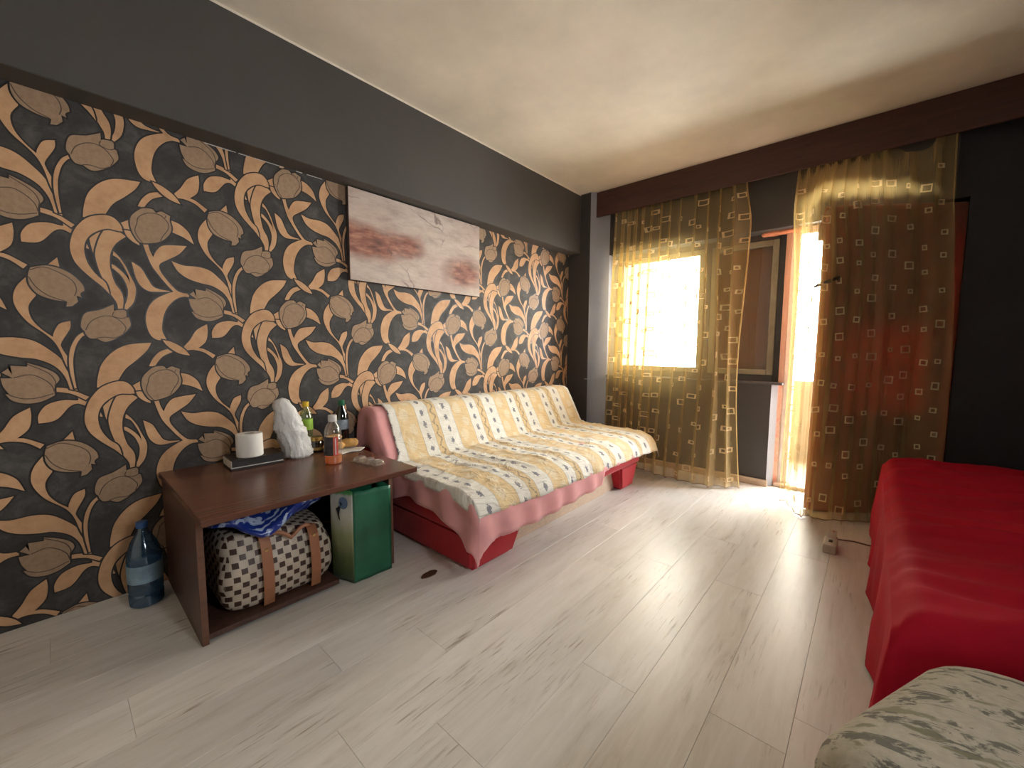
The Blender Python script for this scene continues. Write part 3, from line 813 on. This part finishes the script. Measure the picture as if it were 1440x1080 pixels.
# ------------------------------------------------------------------ floral seat in the foreground
g = G('pale_floral_upholstery'); v_ = g.coord()
base = g.ramp(g.noise(v_, 60, 3, .6), [(.3, (.42, .385, .30)), (.7, (.52, .48, .385))])
n1 = g.noise(g.n('ShaderNodeMapping', 0, None, Vector=v_, Rotation=(0, 0, .7), Scale=(1.0, 2.4, 1.4)), 12, 5, .68, .7)
base = g.mix(g.ramp(n1, [(.52, (0, 0, 0)), (.57, (.9, .9, .9))]), base, (.12, .115, .095))
n2 = g.noise(g.n('ShaderNodeMapping', 0, None, Vector=v_, Location=(3, 1, 2), Rotation=(0, 0, .9), Scale=(1.0, 2.8, 1.5)), 13, 4, .6, .5)
base = g.mix(g.ramp(n2, [(.56, (0, 0, 0)), (.62, (.8, .8, .8))]), base, (.21, .205, .12))
g.bump(g.noise(v_, 9, 3, .6), .35, .02)
M['floral'] = g.fin(base, .85)
ot = thing('padded_stool', (3.055, .955, 0), 'pale padded stool with grey-green floral fabric in the foreground', 'stool')
def padded(name, cx, cy, ang, hx, hy, z0, z1, ex, puff, mat, parent, n=40):
    v = []; NUo, NVo = n, 24
    ca, sa = math.cos(ang), math.sin(ang)
    for i in range(NUo):
        th = 2*PI*i/NUo
        for j in range(NVo+1):
            ph = -PI/2+PI*j/NVo
            def sp_(c, e): return math.copysign(abs(c)**e, c)
            px = hx*sp_(math.cos(th), ex)*sp_(math.cos(ph), .35); py = hy*sp_(math.sin(th), ex)*sp_(math.cos(ph), .35)
            pz = lerp(z0, z1, .5+.5*sp_(math.sin(ph), .55))
            pz += puff*max(0, 1-(px/hx)**2)*max(0, 1-(py/hy)**2)*(1 if ph > 0 else 0)
            k = 1+.012*nz(px*7, py*7, pz*7)
            v.append((cx+k*(px*ca-py*sa), cy+k*(px*sa+py*ca), pz+.005*nz(px*9, py*9, 4)))
    f = [[i*(NVo+1)+j, ((i+1) % NUo)*(NVo+1)+j, ((i+1) % NUo)*(NVo+1)+j+1, i*(NVo+1)+j+1] for i in range(NUo) for j in range(NVo)]
    return obj(name, v, f, mat, parent, True)
AC, AA = (3.05, .975), -.43
padded('seat_cushion', *AC, AA, .46, .295, .28, .52, .28, .025, M['floral'], ot)
padded('base', *AC, AA, .41, .265, .05, .29, .3, 0, M['floral'], ot)
for sx in (-1, 1):
    for sy in (-1, 1):
        ca, sa = math.cos(AA), math.sin(AA); px, py = sx*.33, sy*.20
        lathe('leg', [(.016, 0), (.022, .06)], (AC[0]+px*ca-py*sa, AC[1]+px*sa+py*ca, 0), M['tabled'], ot, 12)

# ------------------------------------------------------------------ under the table
g = G('checked_holdall_canvas'); U, V_, W_ = g.sep(g.coord('UV'))
PX = .058
def cell(o):
    a = g.math('ABSOLUTE', g.math('SUBTRACT', g.math('FRACT', g.math('ADD', g.math('DIVIDE', U, PX), o)), .5))
    b = g.math('ABSOLUTE', g.math('SUBTRACT', g.math('FRACT', g.math('ADD', g.math('DIVIDE', V_, PX*.94), o)), .5))
    return g.math('MAXIMUM', a, b)
k_ = g.math('LESS_THAN', g.math('MINIMUM', cell(0), cell(.5)), .205)
cr_ = g.ramp(g.noise(g.coord(), 14, 4, .6), [(.3, (.50, .42, .33)), (.7, (.66, .57, .46))])
M['check'] = g.fin(g.mix(k_, cr_, (.060, .028, .018)), .45)
M['tan'] = plain('tan_leather_strap', (.36, .15, .075), .4)
M['brass'] = plain('brass_rivet', (.55, .38, .16), .3, .9)
hb = thing('holdall_bag', (.36, .74, .034), 'cream holdall with brown checks and tan straps under the table', 'bag')
bm = bmesh.new()
NS, NR = 44, 26
rings = []
for j in range(NR+1):
    t = j/NR; ph = -PI/2+PI*t
    zc = .036+.325*(.5+.5*math.copysign(abs(math.sin(ph))**.75, math.sin(ph)))
    cc = abs(math.cos(ph))**.13 if 0 < t < 1 else .02
    row = []
    for i in range(NS):
        th = 2*PI*i/NS
        ex = .34
        cx = math.copysign(abs(math.cos(th))**ex, math.cos(th)); sy = math.copysign(abs(math.sin(th))**ex, math.sin(th))
        tap = 1-.18*sm(.12, .38, zc)
        x = .44+.212*cx*cc*tap; y = .735+.240*sy*cc*(1-.05*sm(.15, .38, zc))
        z = zc-.045*sm(.62, .95, y)*sm(.2, .38, zc)-.03*max(0, 1-((y-.78)/.04)**2)*sm(.25, .38, zc)
        bul = .016*nz(x*6, y*7, z*7)+.008*nz(x*14, y*14, z*14)
        row.append(bm.verts.new((x+bul*cx, min(.955, max(.45, y+bul*sy)), z)))
    rings.append(row)
for j in range(NR):
    for i in range(NS): bm.faces.new([rings[j][i], rings[j][(i+1) % NS], rings[j+1][(i+1) % NS], rings[j+1][i]])
from_bm('body', bm, M['check'], hb, True, boxuv=True)
def strap(y, z1, mat=M['tan']):
    pts = [(.656, .042), (.670, .12), (.668, .20), (.650, .29), (.615, z1)]
    v = []
    for x, z in pts:
        for s, d in ((-.021, 0), (-.021, .006), (.021, .006), (.021, 0)): v.append((x+d, y+s, z))
    f = [[4*i+k, 4*i+(k+1) % 4, 4*i+4+(k+1) % 4, 4*i+4+k] for i in range(len(pts)-1) for k in range(4)]
    f += [[3, 2, 1, 0], [len(v)-4, len(v)-3, len(v)-2, len(v)-1]]
    o = obj('strap', v, [q[::-1] for q in f], mat, hb)
    lathe('rivet', [(.008, 0), (.007, .004), (.0, .005)], (0, 0, 0), M['brass'], o, 10)
    rv = o.children[0]; rv.rotation_euler = (0, PI/2, 0); rv.location = Vector((.655, y, .285))-WL[o.name]
strap(.662, .345); strap(.862, .325)
ya, yb = .662, .862
tube('handle', [(.615+.045*math.sin(PI*k/16)**.6, lerp(ya, yb, k/16), lerp(.335, .322, k/16)+.03*math.sin(2*PI*min(k, 16-k)/16)*(1 if k in range(17) else 0)-.02*math.sin(PI*k/16)) for k in range(17)], .009, M['tan'], hb)
tube('zip', [(.40, .53+i*.04, .385-.03*sm(.62, .95, .53+i*.04)) for i in range(11)], .006, M['iron'], hb)
# blue bundle on top of it
g = G('blue_printed_plastic'); v_ = g.coord()
wq = g.n('ShaderNodeVectorMath', 0, {'operation': 'MULTIPLY_ADD'}, i0=g.n('ShaderNodeTexNoise', 1, None, Vector=v_, Scale=14, Detail=2), i1=(.09, .09, .09), i2=v_)
wa = g.n('ShaderNodeTexWave', 1, None, Vector=g.scaled(wq, (1, 1, 1.3)), Scale=9.5, Distortion=7, Detail=1.5)
msk = g.math('MULTIPLY', g.ramp(wa, [(.72, (0, 0, 0)), (.82, (1, 1, 1))]), g.ramp(g.noise(v_, 22, 2, .5), [(.44, (0, 0, 0)), (.52, (1, 1, 1))]))
M['bluep'] = g.fin(g.mix(msk, (.010, .035, .26), (.42, .52, .72)), .28)
v = []; NS, NR = 48, 24
for j in range(NR+1):
    ph = -PI/2+PI*j/NR
    for i in range(NS):
        th = 2*PI*i/NS
        p = Vector((.24*math.cos(th)*math.cos(ph)**.7 if 0 < j < NR else 0, .29*math.sin(th)*(math.cos(ph)**.7 if 0 < j < NR else 0), .058*math.sin(ph)))
        k = 1+.16*nz(p.x*9, p.y*9, p.z*20)+.08*nz(p.x*24, p.y*24, p.z*30)
        q = Vector((.435+p.x*k*.95, .715+p.y*k*.92, .435+p.z*1.15*(.9+.35*nz(p.x*6+4, p.y*6))))
        q.z -= .075*sm(.52, .64, q.x)*max(0, 1-abs(q.y-.665)/.13)
        q.z = min(.524, q.z); q.y = max(.448, min(.975, q.y))
        q.z = max(q.z, .362-.05*sm(.62, .95, q.y)) if q.x < .58 else q.z
        v.append(q)
f = [[j*NS+i, j*NS+(i+1) % NS, (j+1)*NS+(i+1) % NS, (j+1)*NS+i] for j in range(NR) for i in range(NS)]
tag(obj('blue_bundle', v, f, M['bluep'], None, True), 'crumpled blue plastic bundle with white marks on the checked holdall', 'bundle')
# green shopping bag
g = G('green_printed_bag_plastic')
M['greenbag'] = g.fin(g.ramp(g.noise(g.coord(), 6, 3, .5), [(.3, (.012, .105, .055)), (.7, (.022, .165, .085))]), .38)
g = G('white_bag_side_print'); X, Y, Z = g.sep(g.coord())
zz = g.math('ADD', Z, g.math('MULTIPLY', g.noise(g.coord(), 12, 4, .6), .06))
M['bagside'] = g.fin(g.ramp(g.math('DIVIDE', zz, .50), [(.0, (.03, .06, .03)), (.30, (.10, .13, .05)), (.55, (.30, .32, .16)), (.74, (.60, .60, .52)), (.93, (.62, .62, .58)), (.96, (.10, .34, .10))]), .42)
M['black'] = plain('black_print', (.012, .011, .012), .45)
M['bluelogo'] = plain('grey_blue_print', (.16, .24, .36), .45)
gb = thing('shopping_bag', (.66, 1.09, 0), 'green paper shopping bag with a white printed side under the table', 'bag')
FP = [Vector((.592, .972)), Vector((.728, 1.020)), Vector((.738, 1.222)), Vector((.602, 1.212))]
TOP = [.492, .462, .452, .50]
def bag_wall(name, i, mat, n=14, m=18, fold=0.0):
    a, b = FP[i], FP[(i+1) % 4]; za, zb = TOP[i], TOP[(i+1) % 4]; nn = Vector((b-a)).normalized(); nn = Vector((nn.y, -nn.x))
    v = []
    for p in range(n+1):
        s = p/n
        for q in range(m+1):
            t = q/m
            c = a.lerp(b, s)
            bul = .010*math.sin(PI*s)*math.sin(PI*min(1, t*1.1))+.005*nz(s*4+i*7, t*5, 2)*math.sin(PI*s)-fold*(1-abs(2*s-1))*sm(.35, 1, t)
            zt_ = lerp(za, zb, s)+.008*nz(s*6, i*3.3)
            v.append((c.x+nn.x*bul, c.y+nn.y*bul, .003+t*zt_))
    return thick(obj(name, v, grid(n, m), mat, gb, True), .0015, 0)
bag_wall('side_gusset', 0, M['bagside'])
bag_wall('front', 1, M['greenbag'])
bag_wall('side_gusset', 2, M['greenbag'], fold=.03)
bag_wall('back', 3, M['greenbag'])
obj('bottom', [(p.x, p.y, .004) for p in FP], [[0, 1, 2, 3]], M['greenbag'], gb)
def side_pt(s, z, d=.0135):                               # point on the white side of the bag
    a, b = FP[0], FP[1]; nn = (b-a).normalized(); c = a.lerp(b, s); bul = .010*math.sin(PI*s)*math.sin(PI*min(1, z/.47*1.1))+.004
    return (c.x+nn.y*bul, c.y-nn.x*bul, z)
def emblem(name, poly, mat): 
    return obj(name, [side_pt(s, z) for s, z in poly], [list(range(len(poly)))], mat, gb)
emblem('emblem', [(.62+.20*math.cos(2*PI*k/16), .405+.030*math.sin(2*PI*k/16)) for k in range(16)], M['bluelogo'])
emblem('emblem', [(.30, .372), (.42, .385), (.50, .412), (.58, .40), (.50, .375), (.46, .345), (.52, .315), (.44, .325), (.38, .352)], M['black'])
# big water bottle on the floor left of the table
g = G('blue_water_bottle_plastic')
tp = g.n('ShaderNodeBsdfTransparent', 0, None, Color=(.35, .55, .75)); gl = g.n('ShaderNodeBsdfGlossy', 0, None, Color=(.8, .9, 1), Roughness=.12)
df = g.n('ShaderNodeBsdfDiffuse', 0, None, Color=(.03, .09, .16))
m1 = g.n('ShaderNodeMixShader', 0, None, i0=.35, i1=tp, i2=df)
g.t.links.new(g.n('ShaderNodeMixShader', 0, None, i0=.12, i1=m1, i2=gl), g.out.inputs[0]); M['bluebottle'] = g.m
M['label_blue'] = plain('pale_blue_label', (.20, .30, .38), .5, amt=.3, scale=25)
M['cap_blue'] = plain('blue_cap', (.03, .10, .28), .4)
wb = thing('water_bottle', (.16, .315, 0), 'large blue plastic water bottle on the floor left of the table', 'bottle')
lathe('bottle_body', [(.050, 0), (.060, .008), (.062, .05), (.058, .06), (.062, .07), (.062, .11), (.060, .20), (.062, .21), (.061, .235), (.045, .29), (.022, .335), (.018, .345), (.018, .36)], (.16, .315, 0), M['bluebottle'], wb)
lathe('label', [(.0635, .115), (.0635, .195)], (.16, .315, 0), M['label_blue'], wb)
lathe('cap', [(.021, .355), (.021, .38), (.0, .381)], (.16, .315, 0), M['cap_blue'], wb, 16)

# ------------------------------------------------------------------ things on the table
TZ = .555
M['whitecard'] = plain('white_card', (.62, .58, .53), .7)
M['blackcard'] = plain('black_card', (.018, .015, .015), .42)
bx_ = thing('flat_box', (.17, .765, TZ), 'flat black box with white edges under the toilet roll', 'box')
def rotbox(name, a0, a1, b0, b1, z0, z1, mat, parent, o=(.17, .765), ang=-.03, bev=.0015):
    bm = bmesh.new(); add_box(bm, a0, a1, b0, b1, z0, z1, bev)
    for v in bm.verts:
        x, y = v.co.x, v.co.y; v.co.x = o[0]+x*math.cos(ang)-y*math.sin(ang); v.co.y = o[1]+x*math.sin(ang)+y*math.cos(ang)
    return from_bm(name, bm, mat, parent)
rotbox('tray', -.080, .080, -.117, .117, TZ+.003, TZ+.044, M['whitecard'], bx_)
rotbox('lid', -.084, .084, -.113, .121, TZ+.044, TZ+.052, M['blackcard'], bx_)
rotbox('lid_front', .080, .085, -.113, .121, TZ+.016, TZ+.044, M['blackcard'], bx_)
rotbox('bottom', -.084, .084, -.119, .121, TZ, TZ+.010, M['blackcard'], bx_)
g = G('tissue_paper'); f_ = g.noise(g.coord(), 90, 2, .5); g.bump(f_, .25, .003)
M['tissue'] = g.fin((.76, .73, .69), .9)
M['tube'] = plain('grey_cardboard', (.38, .33, .28), .8)
RZ = TZ+.0525; RC = (.20, .742, RZ)
tr_ = thing('toilet_roll', RC, 'white toilet paper roll on the flat black box', 'toilet roll')
lathe('paper', [(.024, .001), (.056, .0), (.060, .004), (.060, .112), (.057, .117), (.024, .117), (.024, .001)], RC, M['tissue'], tr_, 36,
      warp=lambda p: p*(1+.015*nz(p.x*20, p.y*20, p.z*14)) if math.hypot(p.x, p.y) > .04 else p)
lathe('cardboard_core', [(.0238, .001), (.0238, .116), (.022, .116), (.022, .001), (.0238, .001)], RC, M['tube'], tr_, 24)
# knotted white plastic bag standing upright
g = G('white_thin_plastic'); v_ = g.coord()
g.bump(g.noise(g.scaled(v_, (1, 1, .55)), 34, 6, .75, 2.2), 1.0, .03)
M['plasticbag'] = g.fin((.93, .93, .92), .14, Subsurface_Weight=1.0, Subsurface_Radius=(.06, .06, .06), Subsurface_Scale=1.0, Coat_Weight=.5, Coat_Roughness=.08)
def bagw(p):
    k = 1+.18*nz(p.x*18, p.y*18, p.z*7)+.26*(1-2.6*abs(nz(p.x*26, p.y*26, p.z*13+3)))+.12*(1-2.6*abs(nz(p.x*55, p.y*55, p.z*30+9)))+.05*nz(p.x*80, p.y*80, p.z*60)-.16
    k *= .90
    return Vector((p.x*k*.9-.03*(p.z/.34), p.y*k-.06*sm(0, .34, p.z), p.z+.004*nz(p.x*30, p.y*30)))
pb = lathe('plastic_bag', [(.0, .004), (.055, .001), (.074, .012)]+[(interp([(.02, .075), (.05, .072), (.10, .078), (.16, .080), (.22, .072), (.27, .060), (.30, .048)], .02+.28*q/22), .02+.28*q/22) for q in range(23)]+[(.038, .318), (.022, .33), (.0, .336)], (.20, .975, TZ), M['plasticbag'], None, 72, warp=bagw, sharp=80)
tag(pb, 'white crumpled plastic bag standing upright behind the toilet roll', 'bag')
def liquid(name, c, tint, k=.5):
    g = G(name); tp = g.n('ShaderNodeBsdfTransparent', 0, None, Color=tint); d = g.n('ShaderNodeBsdfDiffuse', 0, None, Color=c)
    t2 = g.n('ShaderNodeBsdfTranslucent', 0, None, Color=c)
    m0 = g.n('ShaderNodeMixShader', 0, None, i0=.5, i1=d, i2=t2)
    m1 = g.n('ShaderNodeMixShader', 0, None, i0=k, i1=tp, i2=m0)
    gl = g.n('ShaderNodeBsdfGlossy', 0, None, Color=(1, 1, 1), Roughness=.06)
    g.t.links.new(g.n('ShaderNodeMixShader', 0, None, i0=.10, i1=m1, i2=gl), g.out.inputs[0]); return g.m
M['clear'] = liquid('clear_plastic', (.55, .5, .45), (.93, .92, .9), .14)
M['orange'] = liquid('orange_juice', (1.0, .36, .015), (1, .55, .08), .6)
M['darkpet'] = liquid('dark_bottle_plastic', (.02, .025, .022), (.25, .30, .28), .7)
M['greenpet'] = liquid('greenish_clear_plastic', (.35, .40, .22), (.80, .86, .66), .25)
M['whitecap'] = plain('white_cap', (.72, .70, .68), .4)
M['yellowcap'] = plain('yellow_cap', (.78, .52, .03), .4)
M['greencap'] = plain('dark_green_cap', (.015, .14, .07), .4)
M['limelabel'] = plain('lime_label', (.30, .52, .05), .5, amt=.25)
M['redlabel'] = plain('red_white_label', (.62, .09, .07), .5, amt=.3, scale=60)
M['blacklabel'] = plain('dark_label', (.055, .05, .055), .5, amt=.5, scale=40)
M['gold'] = plain('gold_lid', (.50, .33, .10), .3, .8)
M['darkglass'] = liquid('brown_jar_glass', (.035, .02, .012), (.28, .18, .10), .75)
M['bluelabel'] = plain('grey_blue_label', (.26, .32, .38), .5, amt=.3, scale=50)
# juice bottle
JC = (.475, 1.05, TZ)
jb = thing('juice_bottle', JC, 'clear bottle with some orange juice left and white cap', 'bottle')
lathe('bottle_body', [(.036, 0), (.042, .006), (.043, .15), (.041, .155), (.043, .16), (.041, .175), (.034, .20), (.020, .222), (.018, .235)], JC, M['clear'], jb)
lathe('juice', [(.034, .003), (.040, .008), (.0405, .045), (.0, .0455)], JC, M['orange'], jb)
lathe('cap', [(.021, .225), (.022, .228), (.022, .255), (.019, .259), (.0, .259)], JC, M['whitecap'], jb, 20)
def partial_label(name, c, r, z0, z1, a0, a1, mat, parent, n=16):
    v = []
    for i in range(n+1):
        a = lerp(a0, a1, i/n)
        for rr, z in ((r, z0), (r, z1)): v.append((c[0]+rr*math.cos(a), c[1]+rr*math.sin(a), c[2]+z))
    return obj(name, v, [[2*i, 2*i+2, 2*i+3, 2*i+1] for i in range(n)], mat, parent, True)
partial_label('dark_label', JC, .0436, .050, .148, -2.2, -.45, M['blacklabel'], jb)
partial_label('red_label', JC, .0437, .050, .148, -.42, .15, M['redlabel'], jb, 6)
partial_label('white_stripe', JC, .0439, .056, .142, -.22, -.10, M['whitecap'], jb, 3)
# yellow-capped bottle
YC = (.075, 1.075, TZ)
yb_ = thing('soda_bottle', YC, 'small bottle with yellow cap and lime label beside the plastic bag', 'bottle')
lathe('bottle_body', [(.030, 0), (.035, .006), (.036, .08), (.034, .10), (.036, .12), (.036, .19), (.030, .225), (.016, .255), (.014, .27)], YC, M['greenpet'], yb_)
lathe('label', [(.0367, .125), (.0367, .188)], YC, M['limelabel'], yb_)
lathe('cap', [(.017, .262), (.018, .265), (.018, .29), (.0, .291)], YC, M['yellowcap'], yb_, 18)
# jar
JR = (.155, 1.095, TZ)
jr = thing('glass_jar', JR, 'small dark jar with gold lid on the table', 'jar')
lathe('jar_body', [(.032, 0), (.037, .005), (.038, .055), (.034, .066), (.031, .070)], JR, M['darkglass'], jr)
lathe('lid', [(.036, .068), (.037, .070), (.037, .086), (.034, .089), (.0, .089)], JR, M['gold'], jr, 24)
lathe('label_band', [(.0386, .014), (.0386, .030)], JR, M['gold'], jr, 24)
# dark bottle with green cap
GC = (.110, 1.275, TZ)
gb_ = thing('soda_bottle', GC, 'dark bottle with green cap and blue-grey label by the sofa', 'bottle')
lathe('bottle_body', [(.033, 0), (.039, .006), (.040, .10), (.038, .11), (.040, .12), (.040, .17), (.034, .205), (.016, .245), (.014, .26)], GC, M['darkpet'], gb_)
lathe('label', [(.0407, .105), (.0407, .165)], GC, M['bluelabel'], gb_)
lathe('cap', [(.017, .252), (.019, .255), (.019, .285), (.0, .286)], GC, M['greencap'], gb_, 18)
# napkin with pastries
M['paper'] = plain('white_napkin', (.72, .69, .64), .8, amt=.06)
v = []
for i in range(13):
    for j in range(13):
        a, b = i/12, j/12
        x = lerp(.15, .335, a)+.02*nz(b*3, 1); y = lerp(1.115, 1.305, b)+.015*nz(a*3, 5)
        v.append((x, y, TZ+.003+.012*max(0, nz(a*4, b*4, 2))+.014*sm(.8, 1, b)*sm(.5, 1, a)))
tag(thick(obj('paper_napkin', v, grid(12, 12), M['paper'], None, True), .0012, 1), 'white paper napkin under the pastries', 'napkin')
M['bun'] = plain('golden_pastry_crust', (.62, .34, .10), .6, amt=.35, scale=25)
def pastry(cx, cy, z, L, r, ang, bend, label):
    bm = bmesh.new(); pts = []; rr = []
    for i in range(13):
        t = i/12-.5; a = ang+bend*t
        pts.append(Vector((cx+L*t*math.cos(ang)-bend*L*(.25-t*t)*math.sin(ang), cy+L*t*math.sin(ang)+bend*L*(.25-t*t)*math.cos(ang), z+r)))
        rr.append(max(.003, r*math.sqrt(max(0, 1-(2*t)**4))*(1+.06*math.sin(i*2.1))))
    add_tube(bm, pts, rr, 12); bmesh.ops.recalc_face_normals(bm, faces=bm.faces)
    o = from_bm('pastry', bm, M['bun'], None, True); return tag(o, label, 'pastry', 'pastries on the napkin')
pastry(.235, 1.165, TZ+.007, .12, .024, 1.2, .5, 'golden curved pastry lying at the left of the napkin')
pastry(.185, 1.19, TZ+.052, .09, .020, 1.4, .4, 'small pastry stacked highest on the left of the napkin')
pastry(.225, 1.265, TZ+.012, .10, .026, 1.1, -.5, 'golden pastry right of the juice bottle on the napkin')
# clear blister
bl_ = thing('plastic_blister', (.60, 1.18, TZ), 'empty clear plastic blister tray near the table corner', 'packaging')
def blist(a, b):                                           # local along/across -> world
    o = Vector((.60, 1.18)); d = Vector((.90, .18)).normalized(); n2 = Vector((-d.y, d.x)); p = o+d*a+n2*b; return p
v = []; n1, n2_ = 36, 14
for i in range(n1+1):
    for j in range(n2_+1):
        a = lerp(-.10, .10, i/n1); b = lerp(-.038, .038, j/n2_)
        h = .003
        for c_ in (-.066, .0, .066):
            d = max(abs(a-c_)/.027, abs(b)/.030); h = max(h, .024*sm(1.0, .72, d))
        p = blist(a, b); v.append((p.x, p.y, TZ+h))
M['blister'] = liquid('clear_blister_plastic', (.8, .78, .74), (.95, .94, .92), .16)
thick(obj('tray', v, grid(n1, n2_), M['blister'], bl_, True), .0008, 1)
p = blist(.066, 0); lathe('sticker', [(.012, .0255), (.0, .0257)], (p.x, p.y, TZ), M['whitecard'], bl_, 12)

# ------------------------------------------------------------------ floor clutter
M['adapter'] = plain('dirty_white_plastic', (.50, .44, .36), .5)
ad = thing('plug_adapter', (2.46, 3.06, 0), 'dirty white plug adapter on the floor before the right curtain', 'adapter')
box('body', 2.428, 2.492, 2.985, 3.12, 0, .055, M['adapter'], ad, .008, 3, True)
box('plug', 2.440, 2.482, 3.10, 3.165, .03, .085, M['adapter'], ad, .006, 2, True)
box('switch', 2.452, 2.470, 3.03, 3.06, .0545, .060, M['iron'], ad, .001)
lathe('indicator', [(.005, 0), (.004, .004), (0, .0045)], (2.468, 3.13, .085), M['redlabel'], ad, 10)
tag(tube('power_cable', [(2.475, 3.165, .05), (2.485, 3.20, .02), (2.51, 3.25, .005), (2.56, 3.27, .005), (2.62, 3.265, .005), (2.70, 3.26, .005), (2.74, 3.26, .005)], .0045, M['cordb']), 'thin dark cable running from the adapter under the bed', 'cable')
v = []
for k in range(14):
    a = 2*PI*k/14; r = 1+.25*nz(k*1.3, 2)
    v.append((.935+.022*r*math.cos(a), 1.318+.050*r*math.sin(a), .0012))
v += [(x, y, .006+.003*nz(x*50, y*50)) for x, y, z in v]
f = [list(range(14))[::-1], list(range(14, 28))]+[[k, (k+1) % 14, 14+(k+1) % 14, 14+k] for k in range(14)]
M['scrap'] = plain('dark_brown_scrap', (.085, .035, .018), .8)
tag(obj('bark_scrap', v, f, M['scrap']), 'small dark brown scrap on the floor beside the sofa', 'scrap')
